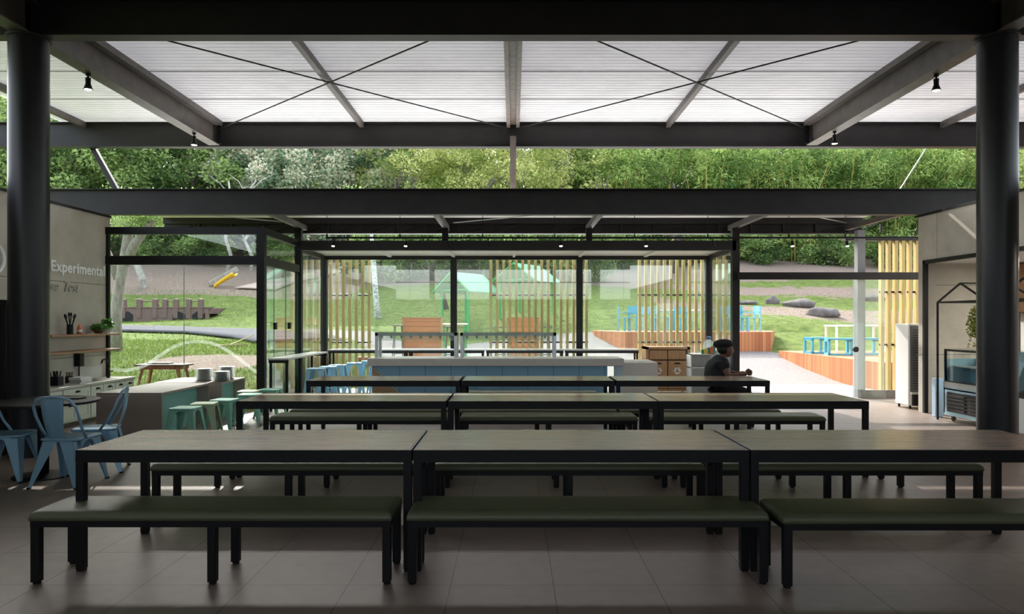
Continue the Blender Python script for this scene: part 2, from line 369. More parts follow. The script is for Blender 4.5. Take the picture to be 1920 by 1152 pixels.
    c = mix(mask('dirt', .92, 1.08), gr, di); c = mix(mask('sand', .95, 1.02), c, sa_); L.new(c, b.inputs['Base Color'])
    bp = N.new('ShaderNodeBump'); bp.inputs['Strength'].default_value = .7; bp.inputs['Distance'].default_value = .05; L.new(n2.outputs[0], bp.inputs['Height']); L.new(bp.outputs[0], b.inputs['Normal'])
    me.materials.append(m); o = bpy.data.objects.new('ground', me); COL.objects.link(o); return struct(o)
terrain()
# grey path crossing the lawn, laid a little above the ground
def ribbon(name, pts, wdt, m, dz=.03, n=10):
    P = []
    for (a, b) in zip(pts, pts[1:]):
        for k in range(n): t = k / n; P.append((a[0] + (b[0] - a[0]) * t, a[1] + (b[1] - a[1]) * t))
    P.append(pts[-1]); v = []; K = 5
    for i, p in enumerate(P):
        q = P[min(i + 1, len(P) - 1)]; o = P[max(i - 1, 0)]; d = Vector((q[0] - o[0], q[1] - o[1])).normalized(); nn = Vector((-d.y, d.x))
        for k in range(K): u = (k / (K - 1) - .5) * wdt; x = p[0] + nn.x * u; y = p[1] + nn.y * u; v.append((x, y, ground(x, y) + dz))
    mb = MB(); mb.add(v, [(i * K + k, i * K + k + 1, (i + 1) * K + k + 1, (i + 1) * K + k) for i in range(len(P) - 1) for k in range(K - 1)])
    o = mb.build(name, m, smooth=True); o.modifiers.new('s', 'SOLIDIFY').thickness = .05; o.modifiers['s'].offset = -1; return o
struct(ribbon('footpath', [(-30, 26.5), (-20, 25.2), (-13, 24.3), (-9, 22.6), (-6.6, 20.2), (-5.3, 18.4)], 2.3, M_PATH, .035))
struct(ribbon('upper_path', [(-12.8, 36.2), (-12.6, 39.5), (-11.2, 43.5), (-10.5, 50)], 2.0, mat('pinkish_path', (.40, .31, .26), .9), .06))

# ------------------------------------------------------------------ building shell
XW = 6.85; YE = 12.42; ZW = 3.28
fl = MB().prism([(-XW - .2, -10), (10.6, -10), (10.6, 12.5), (7.6, 12.5), (7.6, 14.5), (4.46, 14.5), (4.46, 16.5), (-4.3, 16.5), (-4.3, 12.38), (-XW - .2, 12.38)], -.12, 0)
struct(fl.build('floor', M_FLOOR))
struct(MB().prism([(4.5, 14.5), (8.0, 14.5), (8.0, 17.2), (6.6, 19.0), (4.5, 16.6)], -.1, .0).build('terrace_floor', mat('pale_grey_paving', (.26, .255, .25), .8, var=.15, vscale=10)))
wl = struct(MB().box(-XW - .22, -XW, -10, YE, 0, ZW).build('wall_left', M_CONC))
def joint(p, *b): return MB().box(*b).build('panel_joint', mat('dark_joint', (.12, .11, .10), .9), p)
for z in (2.13, .96): joint(wl, -XW - .004, -XW + .0015, -10, YE, z, z + .008)
joint(wl, -XW - .004, -XW + .0015, 9.2, 9.207, 0, ZW)
MB().box(-XW - .24, -XW + .02, -10, YE + .01, ZW, ZW + .035).build('coping', M_BLACK, wl)
wr = MB().box(XW, XW + .2, 12.2, 12.35, 0, ZW).box(XW, XW + .2, -10, 12.2, 2.54, ZW).box(XW, XW + .2, -10, -3, 0, 2.54)
wr = struct(wr.build('wall_right', M_CONC))
joint(wr, XW - .0015, XW + .004, 11.8, 11.807, 2.54, ZW); joint(wr, XW - .0015, XW + .004, 9.4, 9.407, 2.54, ZW)
joint(wr, XW - .0015, XW + .004, 12.2, YE, .96, .968)
MB().box(XW - .02, XW + .22, -10, YE + .01, ZW, ZW + .035).build('coping', M_BLACK, wr)
struct(MB().box(XW - .015, XW + .05, 12.14, 12.2, 0, 2.54).box(XW - .015, XW + .05, -3, 12.2, 2.48, 2.54).build('trim_1', M_BLACK))
we = struct(MB().box(XW + .2, 10.6, 12.3, 12.5, 0, 2.9).build('wall_kitchen_end', M_CONC))
joint(we, XW + .2, 10.4, 12.2985, 12.304, 2.13, 2.138); joint(we, XW + .2, 10.4, 12.2985, 12.304, .96, .968)
struct(MB().box(10.4, 10.6, -10, 12.3, 0, 2.9).build('wall_kitchen_side', M_WHITE))
struct(MB().box(XW + .2, 10.6, -10, 12.3, 2.5, 2.6).build('ceiling_kitchen', M_WHITE))
kl = bpy.data.lights.new('kitchen_fill_light', 'AREA'); kl.shape = 'RECTANGLE'; kl.size = 1.1; kl.size_y = .25; kl.energy = 38; kl.color = (1, .93, .82)  # unseen lamps added to brighten the kitchen recess
for yy, lb in ((10.4, 'near the gabled rod frames'), (7.6, 'nearer the viewer')):
    ko = empty('ceiling_fill_lamp', (8.5, yy, 2.44), 0, 'unseen fill lamp added to kitchen ceiling behind right wall, ' + lb, 'lamp', 'added kitchen fill lamps')
    MB().box(-.6, .6, -.16, .16, .01, .06).build('lamp_body', M_WHITE, ko); MB().box(-.56, .56, -.13, .13, .0, .01).build('lamp_diffuser', mat('warm_diffuser', (1, 1, 1), .5, emit=((1, .93, .82), 4)), ko)
    kk = bpy.data.objects.new('kitchen_fill_light', kl); COL.objects.link(kk); kk.parent = ko; kk.location = (0, 0, -.01)
# unseen wall behind the viewer, high openings shaped for pale reflections in the glass
struct(MB().box(-XW, XW, -10.2, -10, 0, 2.75).box(-XW, XW, -10.2, -10, 4.5, 5.2).box(-4.9, -4.6, -10.2, -10, 2.7, 4.6).box(-1.4, -1.0, -10.2, -10, 2.7, 4.6).box(2.2, 2.5, -10.2, -10, 2.7, 4.6).box(4.6, 5.1, -10.2, -10, 2.7, 4.6).box(-6.85, 6.85, -10.15, -10.05, 3.72, 3.77).build('wall_back', M_CONC))

# high roof: ribbed sheet, made translucent to look bright over the front bay
def sheet(x0, x1, y0, y1, z, pitch=.125, d=.022):
    mb = MB(); n = int((y1 - y0) / pitch); prof = []
    for i in range(n):
        y = y0 + i * pitch; prof += [(y, 0), (y + pitch * .74, 0), (y + pitch * .80, d), (y + pitch * .94, d)]
    prof.append((y0 + n * pitch, 0)); v = []
    for x in (x0, x1):
        for y, h in prof: v.append((x, y, z + h))
    for x in (x0, x1): v += [(x, prof[0][0], z + .06), (x, prof[-1][0], z + .06)]
    m = len(prof); mb.add(v, [(k, k + 1, m + k + 1, m + k) for k in range(m - 1)] + [(2 * m, 2 * m + 1, 2 * m + 3, 2 * m + 2)]); return mb
rf = struct(sheet(-8.4, 12.5, 8.36, 13.72, 5.225).build('ceiling', M_PANEL))
for y in (9.42, 10.78, 12.14): MB().box(-8.4, 12.5, y, y + .012, 5.217, 5.226).build('sheet_lap', mat('dirt_line', (.22, .19, .17), .9), rf)
struct(MB().box(-8.4, 12.5, -10.2, 8.33, 5.225, 5.3).build('ceiling_rear', M_OPQROOF))

def ibeam_x(x0, x1, yc, z0, z1, fw, tf=.016, tw=.012, stiff=()):
    m = MB().box(x0, x1, yc - fw / 2, yc + fw / 2, z0, z0 + tf).box(x0, x1, yc - fw / 2, yc + fw / 2, z1 - tf, z1).box(x0, x1, yc - tw / 2, yc + tw / 2, z0 + tf, z1 - tf)
    for s in stiff: m.box(s - .006, s + .006, yc - fw / 2 + .01, yc + fw / 2 - .01, z0 + tf, z1 - tf)
    return m
def ibeam_y(xc, y0, y1, z0, z1, fw, tf=.016, tw=.012):
    return MB().box(xc - fw / 2, xc + fw / 2, y0, y1, z0, z0 + tf).box(xc - fw / 2, xc + fw / 2, y0, y1, z1 - tf, z1).box(xc - tw / 2, xc + tw / 2, y0, y1, z0 + tf, z1 - tf)
ibeam_x(-8.8, 12.5, 8.345, 4.77, 5.2, .19, stiff=(-5.52, 5.52)).build('steel_beam', M_STEEL).update_tag()
b = COL.objects['steel_beam']; tag(b, 'nearest deep black steel beam spanning across between the tops of both round columns', 'beam')
e = empty('roof_edge_beam', (0, 13.6, 0), 0, 'grey steel beam under the far edge of the white ribbed roof, bolted at mid span', 'beam')
ibeam_x(-9.6, 12.5, 0, 4.757, 5.215, .17).build('beam_profile', M_STEEL, e)
MB().box(-.55, .55, -.024, -.008, 4.80, 5.17).build('splice_plate', M_STEEL, e)
bl = MB()
for i in range(9):
    for z in (4.83, 5.0, 5.14):
        x = -.50 + i * .125
        if abs(x) > .08: bl.cyl((x, -.024, z), (x, -.036, z), .014, n=8)
bl.build('bolt_rows', M_BLACK, e)
tag(ibeam_x(-9.3, 9.3, 12.4, 3.33, 3.765, .17).build('steel_beam', M_STEEL), 'long dark steel beam resting on the two concrete walls below the strip of open treetops', 'beam')
for s, wd in ((-1, 'left'), (1, 'right')):
    e = empty('roof_rafter', (s * 5.52, 0, 0), 0, 'deep grey steel rafter from the %s column top to the roof edge, with two spotlights' % wd, 'rafter', 'deep rafters over the columns')
    ibeam_y(0, -10, 13.5, 4.775, 5.17, .2).build('rafter_profile', M_STEEL2, e)
    MB().box(-s * .1 - .05, -s * .1 + .05, 8.45, 13.5, 5.13, 5.22).build('purlin_channel', M_STEEL2, e)
    MB().box(-s * .1 - .04, -s * .1 + .04, 13.45, 13.52, 4.8, 5.15).build('end_plate', M_BLACK, e)
PU = {0: 'double brown steel purlin on the middle line of the white roof', -2.8: 'thin steel purlin crossed by the brace rods in the left half of the white roof', 2.87: 'thin steel purlin crossed by the brace rods in the right half of the white roof',
      -7.95: 'thin steel purlin at the far left edge of the white roof, beyond the left column', 7.95: 'thin steel purlin at the right edge of the white roof, beyond the right column'}
for x, lb in PU.items():
    m = MB()
    if x == 0: m.box(-.12, -.055, 8.4, 13.55, 5.115, 5.215).box(.055, .12, 8.4, 13.55, 5.115, 5.215).box(-.055, .055, 8.4, 13.55, 5.17, 5.18)
    else: m.box(x - .04, x + .04, 8.4, 13.55, 5.115, 5.215)
    tag(m.build('roof_purlin', M_STEEL3 if x == 0 else M_STEEL2), lb, 'purlin')
for s, wd in ((-1, 'left'), (1, 'right')):
    xm = s * 2.83
    for a, b_, t in (((s * 5.4, 13.45), (s * .34, 8.47), 'from the far outer corner to the near middle'), ((s * 5.1, 8.47), (s * .12, 13.45), 'from the near outer corner to the far middle')):
        tag(MB().cyl((a[0], a[1], 5.07), (b_[0], b_[1], 5.07 + .015 * (1 if 'near outer' in t else -1)), .011, n=8).build('brace_rod', M_BLACK), 'brace rod, %s half of white roof, %s' % (wd, t), 'brace rod')
tag(MB().box(-.055, .055, 13.43, 13.5, 3.7, 4.93).build('short_post', M_STEEL3), 'short brown steel post at mid picture, standing on the lower beam before the trees', 'post')
tag(MB().bar((-8.0, 13.7, 5.0), (-7.3, 13.7, 3.75), .09, .09).build('diagonal_strut', M_STEEL), 'dark diagonal steel strut beside the left column in front of the trees', 'strut')
tag(MB().cyl((7.75, 13.7, 4.77), (7.1, 13.7, 3.76), .012, n=8).build('brace_cable', M_CHROME), 'pale thin cable slanting down in front of the bamboo near the right column', 'cable')
for s, wd in ((-1, 'left'), (1, 'right')):
    e = empty('round_column', (s * 5.53, 8.345, 0), 0, 'thick round black steel column at the %s of the hall' % wd, 'column', 'round black columns')
    MB().cyl((0, 0, 0), (0, 0, 4.76), .205, n=48).build('shaft', M_COLUMN, e, smooth=True).modifiers.new('e', 'EDGE_SPLIT')
    MB().cyl((0, 0, 4.745), (0, 0, 4.77), .23, n=32).build('cap_plate', M_STEEL, e)

# low roof between the lower beam and the glass front
struct(MB().box(-7.1, 7.1, 12.5, 15.1, 3.62, 3.70).build('ceiling_low', mat('off_white_soffit', (.84, .83, .80), .7)))
tr = MB().box(-7.1, 7.1, 14.82, 14.98, 3.30, 3.33).box(-7.1, 7.1, 14.88, 14.94, 3.33, 3.50).box(-7.1, 7.1, 14.82, 14.98, 3.5, 3.62)
for i in range(22): x = -6.9 + i * .66; tr.bar((x, 14.86, 3.34), (x + .45, 14.86, 3.5), .03, .02); tr.box(x + .5, x + .53, 14.84, 14.88, 3.33, 3.5)
tag(tr.build('lattice_beam', M_STEEL), 'dark lattice steel beam under the outer edge of the low roof, above the glass front', 'beam')
for x, lb in ((-4.22, 'above the left glass corner post'), (-1.34, 'left of the middle of the low roof'), (1.52, 'right of the middle of the low roof'), (4.4, 'above the right glass corner post'), (6.75, 'ending at the right concrete wall')):
    tag(MB().box(x - .05, x + .05, 12.5, 14.82, 3.36, 3.46).build('low_rafter', M_STEEL2), 'short steel rafter of the low roof, ' + lb, 'rafter')
for x, s in ((-1.34, .06), (1.5, .06)):
    struct(MB().box(x - s, x + s, 14.4, 14.52, 3.1, 3.36).build('trim_2', M_STEEL))
for a, b_, lb in (((-6.8, 12.6), (-4.3, 14.8), 'left bay'), ((-1.2, 14.7), (1.4, 12.9), 'middle bay'), ((4.5, 12.7), (6.7, 14.7), 'right bay')):
    tag(MB().cyl((a[0], a[1], 3.5), (b_[0], b_[1], 3.5), .01, n=6).build('brace_rod', M_CHROME), 'thin pale brace rod under the %s of the low roof' % lb, 'brace rod')

# ------------------------------------------------------------------ glass front
PW = .13
def win(name): e = bpy.data.objects.new(name, None); COL.objects.link(e); e['kind'] = 'structure'; return e
YA, YB, YC = 12.32, 14.45, 16.4; XL, XR = -4.24, 4.39
w1 = win('window_1')      # flat glazing left, by the kitchen
MB().box(XL - PW / 2, XL + PW / 2, YA - .06, YA + .06, 0, 3.11).box(-XW, -XW + .045, YA - .03, YA + .03, 0, 3.11).box(-XW, XL, YA - .05, YA + .05, 2.99, 3.11).box(-XW, XL, YA - .05, YA + .05, 2.48, 2.625).build('window_frame', M_BLACK, w1)
for a, b_, z0, z1 in ((-XW + .045, -5.55, .0, 2.48), (-5.545, XL - PW / 2, .0, 2.48), (-XW + .045, XL - PW / 2, 2.625, 2.99)):
    MB().box(a, b_, YA - .005, YA + .005, z0, z1).build('pane', M_GLASS, w1)
MB().box(-5.552, -5.543, YA - .006, YA + .006, 0, 2.48).build('pane_edge', M_CHROME, w1)
pts = [(-6.80, .72), (-6.5, .70), (-6.2, .78), (-5.95, .95), (-5.7, 1.1), (-5.4, 1.18), (-5.1, 1.16), (-4.85, 1.05), (-4.6, .88), (-4.4, .72), (-4.3, .66)]
def wave(ps, wd, y, name, par, m):
    P = [Vector((x, 0, z)) for x, z in ps]; Q = []
    for i in range(len(P) - 1):
        p0, p1, p2, p3 = P[max(i - 1, 0)], P[i], P[i + 1], P[min(i + 2, len(P) - 1)]
        for k in range(6): t = k / 6; Q.append(.5 * ((2 * p1) + (-p0 + p2) * t + (2 * p0 - 5 * p1 + 4 * p2 - p3) * t * t + (-p0 + 3 * p1 - 3 * p2 + p3) * t ** 3))
    Q.append(P[-1]); v = []
    for i, q in enumerate(Q):
        d = (Q[min(i + 1, len(Q) - 1)] - Q[max(i - 1, 0)]).normalized(); nn = Vector((-d.z, 0, d.x)); v += [(q + nn * wd / 2 + Vector((0, y, 0))), (q - nn * wd / 2 + Vector((0, y, 0)))]
    return MB().add(v, [(2 * i, 2 * i + 1, 2 * i + 3, 2 * i + 2) for i in range(len(Q) - 1)]).build(name, m, par)
wave(pts, .055, YA - .007, 'frosted_wave_film', w1, M_FROST)
w2 = win('window_2')      # return with the glass doors
MB().box(XL - PW / 2, XL + PW / 2, YB - .06, YB + .07, 0, 3.36).box(XL - .05, XL + .05, YA + .06, YB - .06, 2.99, 3.11).box(XL - .05, XL + .05, YA + .06, YB - .06, 2.48, 2.625).build('window_frame', M_BLACK, w2)
MB().box(XL - .005, XL + .005, YA + .06, YB - .06, 2.625, 2.99).build('pane', M_GLASS, w2)
for i, (a, b_) in enumerate(((12.39, 12.95), (12.97, 13.62), (13.64, 14.38))):
    p = MB().box(XL - .005, XL + .005, a, b_, .02, 2.48).build('door_pane', M_GLASSF, w2)
    MB().box(XL - .007, XL + .007, b_, b_ + .015, .02, 2.48).build('pane_edge', M_GEDGE, w2)
for y in (12.90, 13.72): MB().box(XL + .006, XL + .05, y, y + .09, 1.38, 1.5).build('door_lock', M_BLACK, w2)
w3 = win('window_3')      # protruding glass box
fr = MB().box(XL, XR, YB - .07, YB + .07, 2.92, 3.11).box(XL, XR, YC - .05, YC + .05, 2.90, 2.985)
for x in (XL, -1.33, 1.49, XR): fr.box(x - .07, x + .07, YC - .07, YC + .07, 0, 2.95)
fr.box(XR - .07, XR + .07, YB - .07, YB + .07, 0, 3.36)
fr.box(XL - .04, XL + .04, YB, YC, 2.90, 2.985).box(XR - .04, XR + .04, YB, YC, 2.90, 2.985)
fr.build('window_frame', M_STEEL, w3)
for a, b_ in ((XL, -1.33), (-1.33, 1.49), (1.49, XR)):
    n = 3; st = (b_ - a - .14) / n
    for k in range(n): MB().box(a + .07 + k * st + .003, a + .07 + (k + 1) * st - .003, YC - .005, YC + .005, .02, 2.9).build('pane', M_GLASSF, w3)
for x in (XL, XR): 
    for a, b_ in ((YB + .07, 15.42), (15.43, YC - .07)): MB().box(x - .005, x + .005, a, b_, .02, 2.9).build('pane', M_GLASSF, w3)
struct(MB().box(XL - .05, XR + .05, YB + .07, YC + .25, 3.0, 3.07).build('ceiling_glass_box', M_WHITE))
for x in (-2.75, -1.33, .02, 1.49, 2.95):
    struct(MB().box(x - .03, x + .03, YB + .07, YC - .05, 2.95, 3.0).build('trim_3', M_WHITE))
w4 = win('door_1')        # opening on the right with the sliding glass leaf
MB().box(XR, 8.1, 14.28, 14.40, 2.34, 2.48).build('door_frame', M_STEEL, w4)
MB().box(6.68, 7.32, 14.33, 14.345, .02, 2.34).build('door_leaf', M_GLASSF, w4); MB().box(6.67, 6.68, 14.33, 14.345, .02, 2.34).build('pane_edge', M_CHROME, w4)
MB().cyl((6.72, 14.31, .97), (6.72, 14.36, .97), .055, n=16).build('door_lock', M_BLACK, w4)
MB().box(6.9, 7.9, 14.42, 14.47, .0, .16).build('threshold', M_STEEL3, w4)
tag(MB().box(6.83, 6.98, 14.48, 14.63, 0, 3.33).build('steel_post', mat('light_grey_steel', (.22, .225, .24), .45)), 'slim pale grey square post outside the doorway on the right, left of the yellow slats', 'post')

# slat screens: every slat is a piece of its own
def slat_screen(y, xs, z0, z1, label, w_=.062, d=.09):
    e = empty('slat_screen', (xs[0], y, 0), 0, label, 'screen', 'vertical slat screens outside the glass')
    for x in xs: MB().box(x - xs[0] - w_ / 2, x - xs[0] + w_ / 2, -d / 2, d / 2, z0, z1).build('slat', M_SLAT, e)
    k = 0
    while k < len(xs):
        j = min(k + 4, len(xs)) - 1
        for z in (1.03, 2.13): MB().cyl((xs[k] - xs[0] - .04, 0, z), (xs[j] - xs[0] + .04, 0, z), .022, n=8).build('tie_bar', M_BLACK, e)
        k += 4
    return e
slat_screen(17.0, [PX(620.4 + i * 12, 17) for i in range(7)], -.02, 3.15, 'screen of seven bamboo coloured slats behind the leftmost pane of the glass box')
slat_screen(17.0, [PX(920.4 + i * 11.93, 17) for i in range(16)], -.02, 3.15, 'screen of sixteen bamboo coloured slats behind the middle pane of the glass box')
slat_screen(17.0, [PX(1199 + i * 11.75, 17) for i in range(11)] + [PX(1346, 17), PX(1358, 17)], -.02, 3.15, 'screen of pale slats behind the right pane of the glass box, above the recycling cabinet')
slat_screen(15.25, [PX(1652.5 + i * 13.1, 15.25) for i in range(9)], -.02, 3.2, 'screen of sunlit yellow slats outside beside the right concrete wall', .065, .11)
tag(MB().box(6.9, 9.0, 15.16, 15.34, 3.2, 3.28).build('header_bar', M_STEEL), 'dark steel bar capping the yellow slats at the right', 'bar')
tag(MB().prism([(7.0, 14.6), (7.9, 14.6), (7.9, 15.0), (7.0, 15.0)], 0.0, .015).build('door_mat', mat('green_mat', (.02, .30, .16), .9)), 'small green mat on the ground outside the right doorway', 'mat')

# lettering on the left wall
def letters(name, txt, loc, size, par, m, off=0, ext=.008, shear=0, sx=1):
    c = bpy.data.curves.new(name, 'FONT'); c.body = txt; c.size = size; c.extrude = ext; c.offset = off; c.shear = shear; c.space_character = 1.0 + off * 14
    t = bpy.data.objects.new(name, c); COL.objects.link(t); dg = bpy.context.evaluated_depsgraph_get()
    me = bpy.data.meshes.new_from_object(t.evaluated_get(dg)); bpy.data.objects.remove(t)
    wdt = max(v.co.x for v in me.vertices) - min(v.co.x for v in me.vertices)
    me.materials.clear(); me.materials.append(m); o = bpy.data.objects.new(name, me); COL.objects.link(o)
    o.location = loc; o.rotation_euler = (R(90), 0, R(90)); o.parent = par
    return o, wdt
MS = mat('white_sign_letter', (.95, .95, .94), .4)
sg = empty('wall_lettering', (-XW, 11.0, 2.28), 0, 'white raised lettering reading Experimental on the left concrete wall, with round emblem', 'sign')
o, wd = letters('word_experimental', 'Experimental', (.012, -.20, 0), .23, sg, MS, .0058); o.scale = (1.42 / wd, 1, 1)
o, wd = letters('letter_c', 'C', (.012, -1.04, 0), .23, sg, MS, .0058)
ring = MB().tube([(.012, -1.38 + .19 * math.cos(t * math.pi / 16), .08 + .19 * math.sin(t * math.pi / 16)) for t in range(32)], .024, closed=True); ring.build('round_emblem', MS, sg)
s2 = empty('wall_script', (-XW, 11.0, 1.98), 0, 'thin grey slanted script letters below the white lettering on the left wall', 'sign')
for tx, yy in (('se', -.22), ('Test', .08)): letters('script_word', tx, (.012, yy, .0), .23, s2, mat('grey_script_letter', (.47, .45, .41), .4), -.002, .012, .35)
# ------------------------------------------------------------------ long tables and benches
def make_table(L_, D_, name='long_table'):
    e = empty(name); 
    MB().box(.012, L_ - .012, .012, D_ - .012, .722, .75).build('tabletop', M_TOP, e, bevel=.002)
    MB().box(0, L_, 0, .045, .672, .722).box(0, L_, D_ - .045, D_, .672, .722).box(0, .045, .045, D_ - .045, .672, .722).box(L_ - .045, L_, .045, D_ - .045, .672, .722).build('apron_frame', M_BLACK, e)
    MB().box(0, L_, 0, .012, .722, .748).box(0, L_, D_ - .012, D_, .722, .748).box(0, .012, .012, D_ - .012, .722, .748).box(L_ - .012, L_, .012, D_ - .012, .722, .748).build('edge_strip', M_BLACK, e)
    for x, y in ((0, 0), (L_ - .05, 0), (0, D_ - .05), (L_ - .05, D_ - .05)):
        g = MB().box(x, x + .05, y, y + .05, .012, .672).build('leg', M_BLACK, e, bevel=.004)
        MB().box(x + .004, x + .046, y + .004, y + .046, 0, .012).build('foot_cap', M_BLACK, g)
    return e
def cushion(L_, D_, z0, z1):
    m = MB(); nx, ny = 28, 8; r = .035; v = []
    def prof(x, y):
        dx = min(x, L_ - x); dy = min(y, D_ - y); d = min(dx, dy)
        e = 1 - max(0, 1 - d / r) ** 2; e = math.sqrt(max(0, e)); crown = .008 * math.sin(math.pi * y / D_) ** .5 if 0 < y < D_ else 0
        return z0 + (z1 - z0) * (.35 + .65 * e) + crown
    xs = [0, .006, .018, .035] + [.035 + (L_ - .07) * i / nx for i in range(1, nx)] + [L_ - .035, L_ - .018, L_ - .006, L_]
    ys = [0, .006, .018, .035] + [.035 + (D_ - .07) * i / ny for i in range(1, ny)] + [D_ - .035, D_ - .018, D_ - .006, D_]
    a, b = len(xs), len(ys)
    v = [(x, y, prof(x, y)) for y in ys for x in xs] + [(x, y, z0) for y in ys for x in xs]; o = a * b
    f = [(j * a + i, j * a + i + 1, (j + 1) * a + i + 1, (j + 1) * a + i) for j in range(b - 1) for i in range(a - 1)]
    f += [tuple(q + o for q in t[::-1]) for t in f]
    for i in range(a - 1): f += [(i, i + o, i + 1 + o, i + 1), ((b - 1) * a + i + 1, (b - 1) * a + i + 1 + o, (b - 1) * a + i + o, (b - 1) * a + i)]
    for j in range(b - 1): f += [((j + 1) * a, (j + 1) * a + o, j * a + o, j * a), (j * a + a - 1, j * a + a - 1 + o, (j + 1) * a + a - 1 + o, (j + 1) * a + a - 1)]
    return m.add(v, f)
def make_bench(L_, D_=.42, mid=True):
    e = empty('upholstered_bench')
    cushion(L_ - .0, D_ - .0, .374, .425).build('cushion', M_CUSHION, e, smooth=True)
    MB().box(.006, L_ - .006, .006, .046, .336, .374).box(.006, L_ - .006, D_ - .046, D_ - .006, .336, .374).box(.006, .046, .046, D_ - .046, .336, .374).box(L_ - .046, L_ - .006, .046, D_ - .046, .336, .374).build('seat_frame', M_BLACK, e)
    xs = [.006, L_ - .056] + ([L_ * .5 - .02] if mid else [])
    for x in xs:
        for y in (.006, D_ - .056):
            g = MB().box(x, x + .05, y, y + .05, .012, .336).build('leg', M_BLACK, e, bevel=.004)
            MB().cyl((x + .025, y + .025, 0), (x + .025, y + .025, .012), .022, n=12).build('foot_cap', M_BLACK, g)
    return e
WN = ['left', 'middle', 'right']
T = make_table(2.065, .83)
rows = [(4.49, (-2.69, -.614, 1.462), 'nearest'), (7.18, (-2.724, -.636, 1.433), 'second')]
first = True
for y, xs, rn in rows:
    for x, wd in zip(xs, WN):
        lb = '%s dark framed table of the %s table row, with wood grain top' % (wd, rn)
        if rn == 'nearest': lb = {'left': 'left table of the nearest row, wood grain top reflecting greenish light, near the blue chairs', 'middle': 'middle table of the nearest row, wood grain top with a grey daylight sheen', 'right': 'right table of the nearest row, brown wood grain top running out of the picture'}[wd]
        else: lb = {'left': 'left table of the second row back, beside the mint green stools', 'middle': 'middle table of the second row back, wood grain top on black frame', 'right': 'right table of the second row back, ending before the open doorway'}[wd]
        if first: T.location = (x, y, 0); T['label'] = lb; T['category'] = 'table'; T['group'] = 'long wood topped tables'; first = False
        else: dup(T, (x, y, 0), 0, lb)
T3 = make_table(2.015, .8)
for i, (x, lb) in enumerate(((-2.72, 'left table of the third row back, in front of the blue buffet'), (-.68, 'middle table of the third row back, in front of the blue buffet'), (1.36, 'right table of the third row back, where the person in black leans an arm'))):
    if i == 0: T3.location = (x, 9.6, 0); tag(T3, lb, 'table', 'long wood topped tables')
    else: dup(T3, (x, 9.6, 0), 0, lb)
B = make_bench(2.12); B0 = make_bench(2.12, mid=False); B2 = make_bench(2.07)
tag(B, 'olive upholstered bench nearest the viewer at the left, with six black legs', 'bench', 'olive green upholstered benches'); B.location = (-2.83, 4.265, 0)
tag(B0, 'olive upholstered bench nearest the viewer in the middle, black legs at its ends only', 'bench', 'olive green upholstered benches'); B0.location = (-.622, 4.265, 0)
dup(B0, (1.555, 4.2, 0), 0, 'olive upholstered bench nearest the viewer at the right, cut by the picture edge')
tag(B2, 'bench', 'bench', 'olive green upholstered benches')
for x, wd in zip((-2.82, -.625, 1.545), WN): dup(B, (x, 5.68, 0), 0, 'olive upholstered bench seen under and behind the %s table of the nearest row' % wd)
for x, wd in zip((-2.76, -.64, 1.54), WN): dup(B2 if wd != 'left' else B2, (x, 6.72, 0), 0, 'bench hidden behind the %s table of the nearest row, only its black legs showing' % wd)
for x, wd in zip((-2.83, -.62, 1.56), WN): dup(B2, (x, 8.47, 0), 0, 'olive upholstered bench seen behind the %s table of the second row' % wd)
for x, wd in zip((-2.79, -.70, 1.345), WN): dup(B2, (x, 9.1, 0), 0, 'olive bench before the %s table of the third row, a thin strip' % wd, scale=(.965, 1, 1))
tag(B2, 'olive upholstered bench standing alone behind the middle table of the third row, before the buffet', 'bench', 'olive green upholstered benches'); B2.location = (-.75, 11.3, 0)
dup(B2, (1.62, 10.52, 0), 0, 'bench under the seated person behind the third table row', scale=(.9, 1, 1))

# ------------------------------------------------------------------ sheet metal chairs and stools
def metal_leg(mb, x, y, h, s=.055, top=.095, bot=.028):
    # tapered L shaped leg of folded sheet, splaying outwards
    sx, sy = (1 if x > 0 else -1), (1 if y > 0 else -1); X0, Y0 = x - sx * s, y - sy * s; t = .004
    for a in (0, 1):
        if a == 0: q = [(X0, Y0, h), (X0 - sx * top, Y0, h), (x - sx * bot, y, 0), (x, y, 0)]; off = (0, -sy * t, 0)
        else: q = [(X0, Y0, h), (X0, Y0 - sy * top, h), (x, y - sy * bot, 0), (x, y, 0)]; off = (-sx * t, 0, 0)
        mb.prism3(q, off)
    return mb
def apron(mb, w2, h, rise=.07, t=.004):
    # four arched skirts under the seat
    for k in range(4):
        c, s = math.cos(k * math.pi / 2), math.sin(k * math.pi / 2); n = 8; top, bot = [], []
        for i in range(n + 1):
            u = -1 + 2 * i / n; px = u * (w2 - .055); pz = h - .012 - rise * (abs(u) ** 2.5)
            bot.append((px, w2, pz)); top.append((px, w2, h))
        v = [Vector((p[0] * c - p[1] * s, p[0] * s + p[1] * c, p[2])) for p in top + bot]; nn = Vector((-s, c, 0)) * -t
        m = n + 1; mb.add(v + [q + nn for q in v], [(i, i + 1, m + i + 1, m + i) for i in range(n)] + [(2 * m + i + 1, 2 * m + i, 3 * m + i, 3 * m + i + 1) for i in range(n)] + [(m + i, m + i + 1, 3 * m + i + 1, 3 * m + i) for i in range(n)])
    return mb
